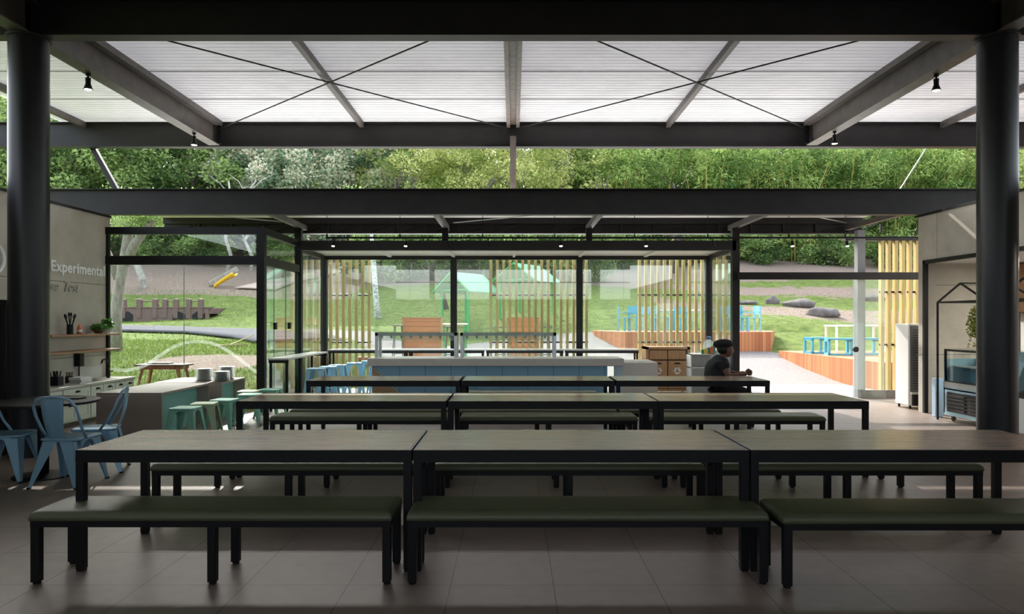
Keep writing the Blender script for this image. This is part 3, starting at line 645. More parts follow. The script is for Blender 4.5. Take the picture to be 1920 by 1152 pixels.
def make_stool(name, h, m, top=.155, foot=.20, brace=False):
    e = empty(name)
    s = MB().prism([(top * a + (-.03 if a > 0 else .03) * (1 if i else 0), top * b + (-.03 if b > 0 else .03) * (0 if i else 1)) for a, b, i in ((1, 1, 1), (-1, 1, 1), (-1, 1, 0), (-1, -1, 0), (-1, -1, 1), (1, -1, 1), (1, -1, 0), (1, 1, 0))], h - .028, h)
    s.build('seat', m, e, bevel=.008)
    apron(MB(), top - .006, h - .025, .06).build('apron', m, e)
    for sx in (-1, 1):
        for sy in (-1, 1):
            g = metal_leg(MB(), sx * foot, sy * foot, h - .03, foot - top + .008, .085).build('leg', m, e)
            MB().box(sx * foot - .013 - sx * .009, sx * foot + .013 - sx * .009, sy * foot - .013 - sy * .009, sy * foot + .013 - sy * .009, -.0, .014).build('foot_cap', M_BLACK, g)
    if brace:
        f2 = foot - (foot - top) * .42
        MB().bar((-f2, -f2, h * .38), (f2, f2, h * .38), .02, .004).bar((f2, -f2, h * .36), (-f2, f2, h * .36), .02, .004).build('cross_brace', m, e)
    return e
def make_chair(m):
    e = empty('metal_chair')      # front of the chair is -y, backrest at +y
    h = .45
    s = MB().prism([(-.17, -.19), (-.14, -.205), (.14, -.205), (.17, -.19), (.185, -.15), (.165, .15), (.13, .18), (-.13, .18), (-.165, .15), (-.185, -.15)], h - .022, h)
    s.build('seat', m, e, bevel=.007)
    a = apron(MB(), .165, h - .02, .10); a.build('apron', m, e)
    for sx in (-1, 1):
        for sy in (-1, 1):
            g = metal_leg(MB(), sx * .215, sy * (.225 if sy < 0 else .25), h - .03, .05 if sy < 0 else .08, .12).build('leg', m, e)
            fy = sy * (.225 if sy < 0 else .25)
            MB().box(sx * .215 - .014 - sx * .01, sx * .215 + .014 - sx * .01, fy - .014 - sy * .01, fy + .014 - sy * .01, 0, .015).build('foot_cap', M_BLACK, g)
    P = [(-.175, .05, h - .01), (-.18, .12, .54), (-.188, .178, .66), (-.186, .212, .75)]
    for k in range(7):
        t = math.pi * k / 6; P.append((-.165 * math.cos(t), .225 + .02 * math.sin(t), .775 + .07 * math.sin(t) ** .8))
    P += [(-x, y, z) for x, y, z in P[:4][::-1]]
    MB().tube(P, .0125, n=10).build('back_frame', m, e, smooth=True)
    sp = MB(); n = 8; v = []
    for i in range(n + 1):
        t = i / n; z = h - .01 + t * (.835 - h); y = .165 + .075 * t + .02 * math.sin(t * math.pi); wd = .068 + .034 * t
        for u in (-1, -.5, 0, .5, 1): v.append((u * wd, y + .008 * (u * u), z))
    v2 = [(x, y + .004, z) for x, y, z in v]; f = [(i * 5 + k, i * 5 + k + 1, (i + 1) * 5 + k + 1, (i + 1) * 5 + k) for i in range(n) for k in range(4)]
    N_ = len(v); sp.add(v + v2, f + [tuple(q + N_ for q in t[::-1]) for t in f] + [(i * 5, (i + 1) * 5, (i + 1) * 5 + N_, i * 5 + N_) for i in range(n)] + [(i * 5 + 4 + N_, (i + 1) * 5 + 4 + N_, (i + 1) * 5 + 4, i * 5 + 4) for i in range(n)])
    sp.build('back_splat', m, e, smooth=True)
    return e
c1 = make_chair(M_BLUECHAIR); c1.location = (-4.20, 6.93, 0); c1.rotation_euler = (0, 0, R(178)); c1.scale = (1.08, 1.05, 1.0)
tag(c1, 'dusty blue metal chair at the round black table, its back turned to the viewer', 'chair', 'dusty blue metal chairs')
dup(c1, (-4.27, 7.52, 0), R(-72), 'dusty blue metal chair on the right side of the round black table, seen sideways')
dup(c1, (-4.93, 7.12, 0), R(98), 'dusty blue metal chair at the left picture edge, its backrest cut off')
rt = empty('round_table', (-4.66, 7.25, 0), 0, 'round black pedestal table beside the left column, among the blue chairs', 'table')
MB().cyl((0, 0, .725), (0, 0, .75), .50, n=64).build('tabletop', M_BLACK, rt, bevel=.004)
MB().cyl((0, 0, .03), (0, 0, .725), .05, n=20).build('pedestal', M_BLACK, rt, smooth=True)
MB().lathe([(.27, 0), (.27, .012), (.2, .022), (.06, .03)], n=48).build('base_plate', M_BLACK, rt)
tag(MB().box(-.09, .09, -.06, .06, 0, .012).build('folded_menu', M_BLACK, loc=(-4.45, 7.4, .75)), 'small flat dark card lying on the round black table', 'card')

gs = make_stool('low_stool', .45, M_GREENSTOOL); gs.location = (-4.12, 9.2, 0)
tag(gs, 'mint green metal stool nearest the viewer, at the stone island', 'stool', 'low metal stools along the islands')
ps = make_stool('low_stool', .45, M_PALESTOOL); ps.location = (-4.09, 9.68, 0); ps.rotation_euler = (0, 0, R(8))
tag(ps, 'pale sage green stool, second from the viewer, between two mint green ones at the island', 'stool', 'low metal stools along the islands')
dup(gs, (-4.0, 10.12, 0), R(-6), 'mint green stool just behind the pale sage one, third along the island')
dup(gs, (-3.9, 10.85, 0), R(5), 'mint green stool beside the left end of the second table row, fourth along')
dup(ps, (-4.1, 11.35, 0), R(3), 'pale sage green stool near the glass corner post, fifth along')
dup(gs, (-3.86, 11.62, 0), R(-4), 'mint green stool farthest from the viewer, at the glass corner post')
bs = make_stool('bar_stool', .70, M_BLUESTOOL, .145, .21, True); bs.location = (-3.46, 12.85, 0)
tag(bs, 'sky blue metal bar stool nearest the viewer, at the narrow counter by the glass doors', 'stool', 'sky blue bar stools')
for x, y, rz, lb in ((-3.38, 13.35, 4, 'sky blue bar stool second along the narrow counter'), (-3.32, 13.85, -5, 'sky blue bar stool third along the narrow counter'), (-3.15, 14.5, 12, 'sky blue bar stool by the inner black post, fourth along'),
                     (-3.0, 15.2, 6, 'sky blue bar stool inside the glass box, partly behind the others'), (-2.72, 14.7, 20, 'sky blue bar stool just left of the blue buffet end')):
    dup(bs, (x, y, 0), R(rz), lb)

# ------------------------------------------------------------------ bar counters along the glass
def bar_table(name, x0, x1, y0, y1, z, top, m, lg):
    e = empty(name, (x0, y0, 0)); a, b = x1 - x0, y1 - y0
    MB().box(0, a, 0, b, z - .03, z).build('counter_top', top, e, bevel=.003)
    MB().box(.01, a - .01, .01, .05, z - .08, z - .03).box(.01, a - .01, b - .05, b - .01, z - .08, z - .03).build('apron_frame', m, e)
    for x in (.02, a - .06):
        for y in (.02, b - .06): MB().box(x, x + .04, y, y + .04, 0, z - .03).build('leg', m, e)
    return e
M_BARTOP = mat('pale_laminate', (.55, .54, .52), .3)
tag(bar_table('bar_counter', -4.13, -3.78, 12.3, 14.9, .90, M_BARTOP, M_BLACK, 0), 'narrow pale topped bar counter running along the glass doors, sky blue stools beside it', 'counter')
for x0, x1, lb in ((-4.0, -2.3, 'left'), (-2.27, -.62, 'middle left'), (-.59, 1.1, 'middle right'), (1.13, 2.72, 'right')):
    tag(bar_table('bar_counter', x0, x1, 15.75, 16.15, .91, M_BARTOP, M_STEEL, 0), 'long black framed bar counter along the glass box, %s one of four' % lb, 'counter', 'bar counters along the glass box')

# ------------------------------------------------------------------ buffet
bf = empty('buffet_counter', (PX(688, 12.5), 12.5, 0), 0, 'long buffet counter with stone rim, blue front and ribbed wood corner', 'buffet')
Wb = 4.4
MB().box(0, Wb, 0, .85, .755, .885).build('stone_rim', mat('grey_buffet_stone', (.58, .55, .50), .45, var=.1, vscale=40), bf, bevel=.01)
MB().box(.08, Wb - .28, .05, .80, .06, .755).build('blue_front', M_BLUEPANEL, bf)
for i in range(9): x = .55 + i * .44; MB().box(x, x + .006, .047, .052, .06, .755).build('panel_joint', mat('dark_panel_gap', (.03, .06, .09), .6), bf)
MB().box(.12, Wb - .3, .1, .75, 0, .06).build('plinth', M_BLACK, bf)
rb = MB()
for i in range(12):
    z0 = .735 - i * .055; L_ = z0 - .075
    if L_ > .03: rb.bar((.085, .035, z0), (.085 + L_, .035, z0 - L_), .026, .028, up=(0, 1, 0))
rb.build('ribbed_wood_corner', M_RIB, bf)
MB().prism3([(.08, .042, .755), (.08, .042, .06), (.775, .042, .06)], (0, .008, 0)).build('corner_backing', M_CABDARK, bf)
for i in range(22):
    if i not in (5, 13, 16): MB().box(.62 + i * .145, .626 + i * .145, -.003, .003, .76, .88).build('rim_divider', mat('pale_joint', (.60, .58, .55), .5), bf)
MB().box(Wb - .16, Wb - .02, .06, .10, 0, .755).build('end_post', mat('pale_blue_post', (.45, .62, .70), .5), bf)
for x0, x1, lb in ((PX(706, 12.9), PX(858, 12.9), 'left'), (PX(864, 12.9), PX(1042, 12.9), 'right')):
    sgd = empty('sneeze_guard', (x0, 12.75, .885), 0, 'brushed metal and glass food guard on the buffet, the %s of two' % lb, 'food guard', 'food guards on the buffet'); a = x1 - x0
    fr = MB().box(0, .05, 0, .05, 0, .44).box(a - .05, a, 0, .05, 0, .44).box(0, a, -.0, .05, .385, .44).box(0, .05, .35, .40, 0, .44).box(a - .05, a, .35, .40, 0, .44).box(0, a, .36, .40, .40, .44)
    fr.build('metal_frame', M_CHROME, sgd)
    MB().box(.0, a, -.06, .46, .442, .45).build('glass_shelf', M_GLASSF, sgd)
    MB().box(.05, a - .05, -.03, -.025, .30, .44).build('glass_flap', M_FROST, sgd)
    for k in range(int(a / .17)): MB().cyl((.12 + k * .17, .02, .34), (.12 + k * .17, .02, .385), .022, n=8).build('heat_lamp', M_CHROME, sgd)
tag(MB().box(0, .70, 0, .5, 0, .80).prism3([(.0, 0, .80), (.7, 0, .80), (.62, .1, .83), (.0, .1, .83)], (0, .38, 0)).build('side_cabinet', mat('beige_laminate', (.68, .64, .58), .5), loc=(PX(1158, 12.75), 12.75, 0)), 'plain beige cabinet with sloping rim at the right end of the buffet', 'cabinet')

# recycling cabinet, glass box side
rc = empty('recycling_cabinet', (PX(1211, 15.3), 15.3, 0), 0, 'honey wood recycling cabinet with two drawers over two doors', 'cabinet')
W_ = .93
MB().box(0, .06, 0, .5, .05, .98).box(W_ - .06, W_, 0, .5, .05, .98).box(0, W_, 0, .5, .93, .98).box(0, W_, 0, .5, .05, .1).box(.05, W_ - .05, .1, .48, .1, .93).build('carcass', M_CABWOOD, rc)
MB().box(.06, W_ - .06, .06, .1, .1, .93).build('recess_back', M_CABDARK, rc)
def recycle(par, cx, cz):
    V_ = [Vector((cx + .098 * math.cos(R(90 - 120 * k)), cz + .098 * math.sin(R(90 - 120 * k)) - .01)) for k in range(3)]
    for k in range(3):
        p, q = V_[k], V_[(k + 1) % 3]; d = (q - p).normalized(); nn = Vector((-d.y, d.x)); L_ = (q - p).length; mb = MB()
        a_, b_ = p + d * L_ * .20, p + d * L_ * .58; mb.bar((a_.x, -.001, a_.y), (b_.x, -.001, b_.y), .034, .004, up=(0, 1, 0))
        c_ = p + d * L_ * .20; e_ = c_ + (V_[k - 1] - p).normalized() * .0; mb.prism3([(v.x, -.003, v.y) for v in (b_ + nn * .034, b_ - nn * .034, b_ + d * .042)], (0, .004, 0)); mb.build('recycling_arrow', M_WHITE, par)
for i in range(2):
    x0 = .075 + i * .395; x1 = x0 + .375
    MB().box(x0, x1, .02, .06, .72, .91).build('drawer', M_CABWOOD, rc, bevel=.004)
    d = MB().box(x0, x1, 0.0, .04, .11, .69).build('door', M_CABWOOD, rc, bevel=.004)
    MB().prism3([((x0 + x1) / 2 + .07 * math.cos(t * math.pi / 8), -.004, .62 + .035 * math.sin(t * math.pi / 8)) for t in range(9)], (0, .005, 0)).build('hand_hole', M_BLACK, d)
    recycle(d, (x0 + x1) / 2, .49)
for x in (.05, W_ - .05):
    for y in (.05, .45): MB().cyl((x, y, 0), (x, y, .05), .025, n=10).build('caster', M_BLACK, rc)
# white open shelf unit
ws = empty('shelf_unit', (PX(1294, 14.8), 14.75, 0), 0, 'white open shelf unit between the recycling cabinet and the seated person', 'shelf')
m_ws = M_WHITE
MB().box(0, .02, 0, .4, .03, .86).box(.42, .44, 0, .4, .03, .86).box(.84, .86, 0, .4, .03, .93).box(0, .44, .38, .4, .03, .86).build('upright_panels', m_ws, ws)
for z in (.03, .30, .57, .84): MB().box(0, .44, 0, .4, z, z + .02).build('shelf_board', m_ws, ws)
MB().box(.44, .86, .1, .4, .03, .93).build('side_cupboard', mat('white_gloss_cupboard', (.66, .69, .70), .3), ws)
tag(MB().box(0, .16, 0, .2, 0, .52).build('blue_crate', mat('pale_blue_plastic', (.35, .58, .72), .4), loc=(PX(1350, 14.5), 14.45, 0)), 'pale blue plastic bin standing before the white shelf, left of the person', 'bin')
wbt = empty('water_jug', (PX(1330, 14.9), 14.95, .86), 0, 'clear plastic jug with blue cap on the white shelf unit', 'jug')
MB().lathe([(.10, 0), (.115, .02), (.115, .16), (.10, .22), (.05, .27), (.045, .30)], n=20).build('body', M_FROST, wbt, smooth=True)
MB().lathe([(.05, .29), (.05, .34), (.02, .35)], n=16).build('cap', mat('blue_plastic_cap', (.03, .09, .35), .4), wbt)
random.seed(5)
for i in range(5):
    c = [(.05, .3, .12), (.75, .55, .1), (.08, .25, .5), (.6, .2, .1), (.12, .4, .2)][i]
    tag(MB().box(-.035, .035, -.03, .03, 0, .09 + .02 * i).build('snack_packet', mat('packet_colour_%s' % 'abcde'[i], c, .4), loc=(PX(1318, 14.8) + i * .055, 14.82 - (i % 2) * .05, .86), bevel=.008), ['dark green', 'yellow', 'blue', 'orange', 'mid green'][i] + ' packet standing before the jug on the white shelf unit', 'packet', 'packets on the white shelf')

# dark electrical appliance: free standing fridge beyond the right wall, back towards the viewer
fg = empty('refrigerator', (6.86, 12.62, 0), 0, 'white upright refrigerator with its dark coil back towards the viewer, by the right doorway', 'refrigerator')
MB().box(0, .62, .06, .5, .06, 1.48).build('body', M_WHITE, fg, bevel=.012)
MB().box(.03, .60, .03, .062, .30, 1.45).build('back_panel', mat('dark_grey_back', (.10, .10, .11), .5), fg)
cl = MB()
for i in range(24): cl.cyl((.06, .022, .36 + i * .044), (.57, .022, .36 + i * .044), .005, n=6)
cl.build('condenser_coil', M_BLACK, fg)
MB().box(.06, .56, .0, .06, .06, .26).build('compressor_bay', M_BLACK, fg); MB().cyl((.3, -.01, .09), (.3, -.01, .21), .08, n=20).build('compressor', M_STEEL2, fg, smooth=True); MB().box(.02, .6, -.01, .06, .26, .30).build('tray', M_CHROME, fg)
for x in (.05, .57):
    for y in (.1, .46): MB().cyl((x, y, 0), (x, y, .06), .02, n=8).build('foot', M_BLACK, fg)

# ------------------------------------------------------------------ right side: display cases in gabled rod frames
CB = mat('pale_blue_enamel', (.36, .56, .66), .35)
dc = empty('display_case', (6.66, 11.3, 0), R(-90), 'pale blue refrigerated display case with glass front and black louvres, right of the doorway', 'display case')
# local x runs towards the viewer, local y away from the hall into the wall
Ld, Dd = 1.15, .6
MB().box(0, Ld, 0, Dd, .09, .12).box(0, Ld, 0, .03, .12, .50).box(0, .03, 0, Dd, .12, .95).box(Ld - .03, Ld, 0, Dd, .12, .95).box(0, Ld, Dd - .03, Dd, .12, 1.10).box(0, Ld, 0, Dd, .48, .52).build('case_body', CB, dc)
MB().box(.1, Ld - .05, -.012, .0, .15, .45).build('louvre_panel', M_BLACK, dc)
for k in range(2):
    for i in range(5): MB().box(.14 + k * .5, .56 + k * .5, -.03, -.012, .18 + i * .052, .20 + i * .052).build('louvre', M_STEEL, dc)
MB().box(.02, Ld - .02, -.02, .0, .52, .60).build('steel_rail', M_CHROME, dc)
MB().box(.03, .05, -.012, .02, .60, 1.1).box(Ld - .05, Ld - .03, -.012, .02, .60, 1.1).box(.03, Ld - .03, -.012, .03, 1.07, 1.1).box(.03, Ld - .03, -.012, .02, .60, .62).build('glass_frame', M_BLACK, dc)
MB().box(.05, Ld - .05, 0, .006, .62, 1.07).build('front_glass', M_GLASS, dc)
MB().box(0, Ld, 0, Dd, 1.10, 1.115).build('glass_lid', M_GLASS, dc)
MB().box(.04, Ld - .04, .08, Dd - .05, .83, .845).build('wire_shelf', M_CHROME, dc)
for x in (.12, Ld - .12):
    for y in (.08, Dd - .08): MB().cyl((x - .012, y, .035), (x + .012, y, .035), .035, n=14).box(x - .02, x + .02, y - .02, y + .02, .06, .09).build('caster', M_STEEL3, dc)
for i in range(9):
    tag(MB().lathe([(.028, 0), (.035, .10), (.036, .105)], n=12).build('plastic_cup', M_FROST, loc=(6.76 + .07 * (i % 2), 10.95 - i * .07, .52)), 'clear plastic cup lined up inside the pale blue display case', 'cup', 'cups inside the display case')
dc2 = empty('display_case', (6.66, 9.75, 0), R(-90), 'display case with slanted glass and white base, seen right of the right column', 'display case')
MB().box(0, 1.0, 0, .62, .06, .52).build('white_base', M_WHITE, dc2, bevel=.006); MB().box(.02, .98, .04, .6, 0, .06).build('plinth', M_CONC, dc2)
MB().box(0, 1.0, -.01, .62, .52, .60).build('black_rail', M_BLACK, dc2); MB().box(0, 1.0, .25, .62, 1.16, 1.24).build('black_top', M_BLACK, dc2)
MB().prism3([(0.0, 0.0, .60), (0.0, .008, .60), (0.0, .268, 1.16), (0.0, .26, 1.16)], (1.0, 0, 0)).build('slanted_glass', M_GLASS, dc2)
MB().prism3([(0.0, 0.0, .60), (0.0, .62, .60), (0.0, .62, 1.16), (0.0, .26, 1.16)], (.01, 0, 0)).build('end_panel', CB, dc2)
MB().box(.02, .98, .2, .6, .85, .865).build('inner_shelf', M_CHROME, dc2)
tag(MB().box(0, .12, 0, .11, 0, .62).build('waste_bin', mat('light_blue_bin', (.45, .60, .74), .4), loc=(6.72, 11.62, 0), bevel=.01), 'slim light blue bin between the concrete wall and the display case', 'bin')
for y0, lb in ((11.36, 'around the pale blue display case'), (10.02, 'around the case with slanted glass')):
    g = empty('gabled_rod_frame', (6.60, y0, 0), R(-90), 'thin black house shaped rod frame ' + lb, 'frame', 'house shaped rod frames'); s = .012
    for x in (0, 1.16):
        for y in (0, .72): MB().box(x - s, x + s, y - s, y + s, 0, 1.82).build('post', M_BLACK, g)
    for y in (0, .72):
        MB().bar((0, y, 1.82), (.58, y, 2.09), .022).build('gable_rod', M_BLACK, g); MB().bar((.58, y, 2.09), (1.16, y, 1.82), .022).build('gable_rod', M_BLACK, g); MB().box(0, 1.16, y - s, y + s, 1.808, 1.832).build('cross_rod', M_BLACK, g)
    MB().box(.57, .59, 0, .72, 2.08, 2.1).build('ridge_rod', M_BLACK, g); MB().box(-s, s, 0, .72, 1.808, 1.832).box(1.16 - s, 1.16 + s, 0, .72, 1.808, 1.832).build('side_rod', M_BLACK, g)
def leafy(mb, c, rx, rz, n, s, droop=.0, seed=1):
    rnd = random.Random(seed)
    for _ in range(n):
        u = Vector((rnd.gauss(0, 1), rnd.gauss(0, 1), rnd.gauss(0, 1))).normalized() * (rnd.random() ** .35)
        p = Vector(c) + Vector((u.x * rx, u.y * rx, u.z * rz - droop * rnd.random() ** 3)); d = Vector((rnd.gauss(0, 1), rnd.gauss(0, 1), rnd.gauss(-.3, .7))).normalized(); q = d.orthogonal().normalized() * s * .32
        q.rotate(Matrix.Rotation(rnd.random() * 6.28, 3, d)); L_ = d * s * rnd.uniform(.7, 1.2)
        mb.add([p, p + L_ * .5 + q, p + L_, p + L_ * .5 - q], [(0, 1, 2, 3)])
    return mb
for y, zc, lb, sd_ in ((10.8, 1.50, 'trailing green plant hanging inside the left rod frame, over the pale blue case', 3), (9.44, 1.62, 'trailing green plant hanging at the right picture edge, in the second rod frame', 8)):
    hp = empty('hanging_plant', (6.95, y, 0), 0, lb, 'plant', 'hanging plants')
    MB().lathe([(.06, zc + .08), (.09, zc + .18), (.1, zc + .2), (.095, zc + .2)], n=16).build('pot', M_BLACK, hp)
    for k in range(3): MB().cyl((.09 * math.cos(k * 2.1), .09 * math.sin(k * 2.1), zc + .2), (0, 0, 2.08), .004, n=5).build('hanging_cord', M_BLACK, hp)
    leafy(MB(), (0, 0, zc + .06), .21, .26, 1500, .05, .34, sd_).build('trailing_leaves', M_LEAFPOT, hp)
tag(MB().box(0, .5, 0, .38, 1.68, 2.48).build('wall_cupboard', M_CABWOOD, loc=(8.42, 11.92, 0)), 'brown wooden wall cupboard at the right picture edge', 'cupboard')
cu = MB(); v = []
for i in range(60): v += [(8.5 + i * .03, 12.24 + .025 * math.sin(i * .9), .3), (8.5 + i * .03, 12.24 + .025 * math.sin(i * .9), 1.68)]
cu.add(v, [(2 * i, 2 * i + 2, 2 * i + 3, 2 * i + 1) for i in range(59)]); o = cu.build('curtain', M_WHITE, smooth=True); o.modifiers.new('s', 'SOLIDIFY').thickness = .006
tag(o, 'white pleated curtain under the brown wall cupboard at the right picture edge', 'curtain')
# ------------------------------------------------------------------ kitchen corner on the left
ZK = .60
for i, (y0, y1) in enumerate(((8.95, 9.62), (9.63, 10.30), (10.31, 10.98), (10.99, 11.66), (11.67, 12.24))):
    c = empty('base_cabinet', (-XW + .01, y0, 0), 0, ['white base cabinet under the worktop hidden beside the left column', 'white base cabinet right of the left column, a switch plate on its door', 'white base cabinet with a drawer, behind the blue chair', 'white base cabinet with two black cup handles in line above the island', 'last white base cabinet at the glass wall'][i], 'cabinet', 'white kitchen base cabinets')
    L_ = y1 - y0
    MB().box(0, .47, 0, L_, .07, ZK - .04).build('carcass', M_CABWHITE, c); MB().box(0, .42, 0, L_, 0, .07).build('plinth', M_CABDARK, c)
    parts_ = [(.09, .36, 'door'), (.375, ZK - .05, 'drawer')] if i in (1, 2) else [(.09, ZK - .05, 'door')]
    for z0, z1, nm in parts_:
        n = 1 if (nm == 'drawer' or L_ < .5) else 2
        for k in range(n):
            a = .008 + k * L_ / 2; b_ = (L_ - .008) if n == 1 else (a + L_ / 2 - .016)
            fr = MB().box(.47, .484, a, b_, z0, z1); w_ = .05
            fr.box(.484, .492, a, a + w_, z0, z1).box(.484, .492, b_ - w_, b_, z0, z1).box(.484, .492, a + w_, b_ - w_, z1 - w_, z1).box(.484, .492, a + w_, b_ - w_, z0, z0 + w_)
            d = fr.build(nm, M_CABWHITE, c)
            h = MB(); cy = (a + b_) / 2; zc = z1 - .06
            h.prism3([(.492, cy + .04 * math.cos(t * math.pi / 8), zc + .03 * math.sin(t * math.pi / 8)) for t in range(9)], (.025, 0, 0)).build('cup_handle', M_BLACK, d)
tag(MB().box(-XW, -6.33, 8.9, 12.26, ZK - .04, ZK).build('kitchen_worktop', M_WORKTOP, bevel=.004), 'long grey stone worktop over the white cabinets along the left wall', 'worktop')
so_ = MB().box(0, .008, 0, .22, 0, .1).build('socket_plate', M_WHITE, loc=(-6.352, 9.75, .43)); tag(so_, 'white socket plate on the cabinet front behind the blue chair', 'socket')
for k in range(3): MB().box(.008, .010, .03 + k * .06, .06 + k * .06, .03, .07).build('socket', M_CABDARK, so_)
for z, y0, lb in ((1.30, 10.45, 'upper brown wooden wall shelf, holding knives and two plants'), (1.045, 9.2, 'lower brown wooden wall shelf, empty, above the worktop')):
    tag(MB().box(-XW, -6.59, y0, 12.26, z, z + .03).build('wall_shelf', M_OAK, bevel=.002), lb, 'shelf', 'brown wall shelves')
def on_shelf(px, y): return PX(px, y)
kb = empty('utensil_pot', (-6.70, 11.05, 1.33), 0, 'black pot of dark cooking utensils on the upper wall shelf', 'pot')
MB().cyl((0, 0, 0), (0, 0, .15), .045, n=16).build('pot_body', M_BLACK, kb, smooth=False)
for i in range(6): a = i * 1.05; MB().cyl((.02 * math.cos(a), .02 * math.sin(a), .1), (.06 * math.cos(a), .09 * math.sin(a), .24 + .02 * (i % 3)), .008, n=6).ball((.06 * math.cos(a), .09 * math.sin(a), .26 + .02 * (i % 3)), .025, 8, 6, (.5, 1, 1.3)).build('utensil', M_BLACK, kb)
ob = empty('orange_bottle', (-6.66, 11.22, 1.33), 0, 'small orange bottle with a label, beside the utensil pot', 'bottle')
MB().lathe([(.035, 0), (.037, .08), (.03, .11), (.016, .13), (.016, .15)], n=16).build('bottle_body', mat('orange_plastic', (.75, .16, .05), .35), ob, smooth=True); MB().cyl((0, 0, .03), (0, 0, .07), .0375, n=16).build('label_band', M_WHITE, ob)
pp = empty('herb_bowl', (-6.68, 11.78, 1.33), 0, 'wide bowl of bright green herbs on the upper wall shelf', 'plant')
MB().lathe([(.05, 0), (.09, .05), (.10, .07), (.09, .07)], n=20).build('bowl', M_CABDARK, pp); leafy(MB(), (0, 0, .10), .13, .06, 420, .04, 0, 4).build('herb_leaves', M_HERB, pp); 
pq = empty('potted_herb', (-6.68, 12.03, 1.33), 0, 'small dark leaved pot plant at the far end of the upper wall shelf', 'plant')
MB().lathe([(.035, 0), (.05, .09)], n=16).build('pot', M_WHITE, pq); leafy(MB(), (0, 0, .15), .075, .10, 260, .06, 0, 6).build('leaves', M_HERB, pq)
ku = empty('knife_container', (-6.6, 10.55, ZK), 0, 'black container with knives and tools on the grey worktop', 'container')
MB().box(-.07, .07, -.07, .07, 0, .13).build('container', M_BLACK, ku, bevel=.006)
for i in range(6): MB().cyl((-.04 + .016 * i, -.03 + .02 * (i % 3), .1), (-.05 + .022 * i, -.06 + .04 * (i % 3), .21), .008, n=6).build('handle', M_BLACK, ku)
ku2 = dup(ku, (-6.65, 10.95, ZK), .4, 'second smaller black container behind the first on the worktop', scale=(.7, .7, .8))
for i in range(5): tag(MB().box(-.09, .09, -.14, .14, 0, .018).build('paper_packet', mat('white_paper', (.72, .72, .70), .7), loc=(-6.5 + .01 * (i % 2), 10.95 + .02 * (i % 3), ZK + i * .0185)), 'white folded paper packet in the flat pile on the worktop', 'packet', 'pile of white packets on the worktop')
fa = empty('kitchen_tap', (-6.62, 11.95, ZK), 0, 'black gooseneck kitchen tap by the glass wall', 'tap')
MB().tube([(0, 0, 0), (0, 0, .20), (0, -.02, .27), (0, -.09, .315), (0, -.17, .30), (0, -.20, .25)], .013, n=10).build('spout', M_BLACK, fa, smooth=True); MB().cyl((0, 0, 0), (0, 0, .04), .025, n=14).build('tap_base', M_BLACK, fa); MB().cyl((.02, 0, .1), (.08, 0, .12), .008, n=8).build('lever', M_BLACK, fa)
sp = empty('soap_dispenser', (-XW, 11.45, .82), 0, 'black wall dispenser under the lower wall shelf', 'dispenser')
MB().box(0, .1, -.06, .06, 0, .20).build('dispenser_body', M_BLACK, sp, bevel=.01); MB().cyl((.05, 0, -.2), (.05, 0, 0), .01, n=8).build('hose', M_BLACK, sp)
tag(MB().box(0, .025, 0, .62, 0, .20).build('backsplash_tile', mat('pale_grey_tile', (.55, .55, .52), .3), loc=(-XW, 11.5, ZK)), 'pale grey splash panel behind the kitchen tap', 'splashback')
sk_ = tag(MB().box(-.2, .2, -.25, .25, -.001, .004).box(-.17, .17, -.22, .22, .0041, .0045).build('sink', M_STEEL3, loc=(-6.58, 11.6, ZK)), 'shallow dark sink set in the worktop before the tap', 'sink')

# stone islands
def island(x0, x1, y0, y1, label):
    e = empty('stone_island', (x0, y0, 0), 0, label, 'island', 'stone kitchen islands'); a, b = x1 - x0, y1 - y0
    MB().box(0, a, 0, b, ZK - .03, ZK).build('island_top', M_STONE, e, bevel=.003)
    MB().box(0, a, 0, .03, 0, ZK - .03).build('front_slab', M_STONE, e); MB().box(0, a, b - .03, b, 0, ZK - .03).build('end_slab', M_STONE, e)
    MB().box(.02, a - .18, .03, b - .03, 0, ZK - .03).build('teal_panel', M_TEAL, e)
    MB().box(.0, a - .0, -.0005, .0, ZK - .032, ZK - .0305).build('edge_line', M_WHITE, e)
    return e
island(-5.42, -4.57, 9.5, 11.0, 'nearest brown stone island with teal side panel, mint stools along it')
island(-5.45, -4.42, 11.08, 12.05, 'farther brown stone island carrying the stacks of grey plates')
for px, y, n, lb in ((383, 11.45, 12, 'left'), (415, 11.3, 10, 'front'), (425, 11.72, 13, 'rear')):
    for k in range(n):
        tag(MB().lathe([(.05, 0), (.07, .003), (.128, .012), (.13, .015), (.07, .009), (.02, .008)], n=24).build('dinner_plate', M_PLATE, loc=(PX(px, y), y, ZK + k * .0155), smooth=True), 'grey white plate in the %s stack on the farther stone island' % lb, 'plate', 'plates of the %s stack' % lb)
# tall black fridge behind the left column
tf = empty('tall_refrigerator', (-6.50, 8.3, 0), 0, 'tall black appliance mostly hidden behind the left column', 'refrigerator')
MB().box(0, .72, 0, .55, .05, 1.78).build('body', M_BLACK, tf, bevel=.01); MB().box(.02, .70, .02, .53, 0, .05).build('plinth', M_BLACK, tf); MB().box(.02, .04, -.05, -.02, 1.0, 1.5).build('door_handle', M_CHROME, tf)

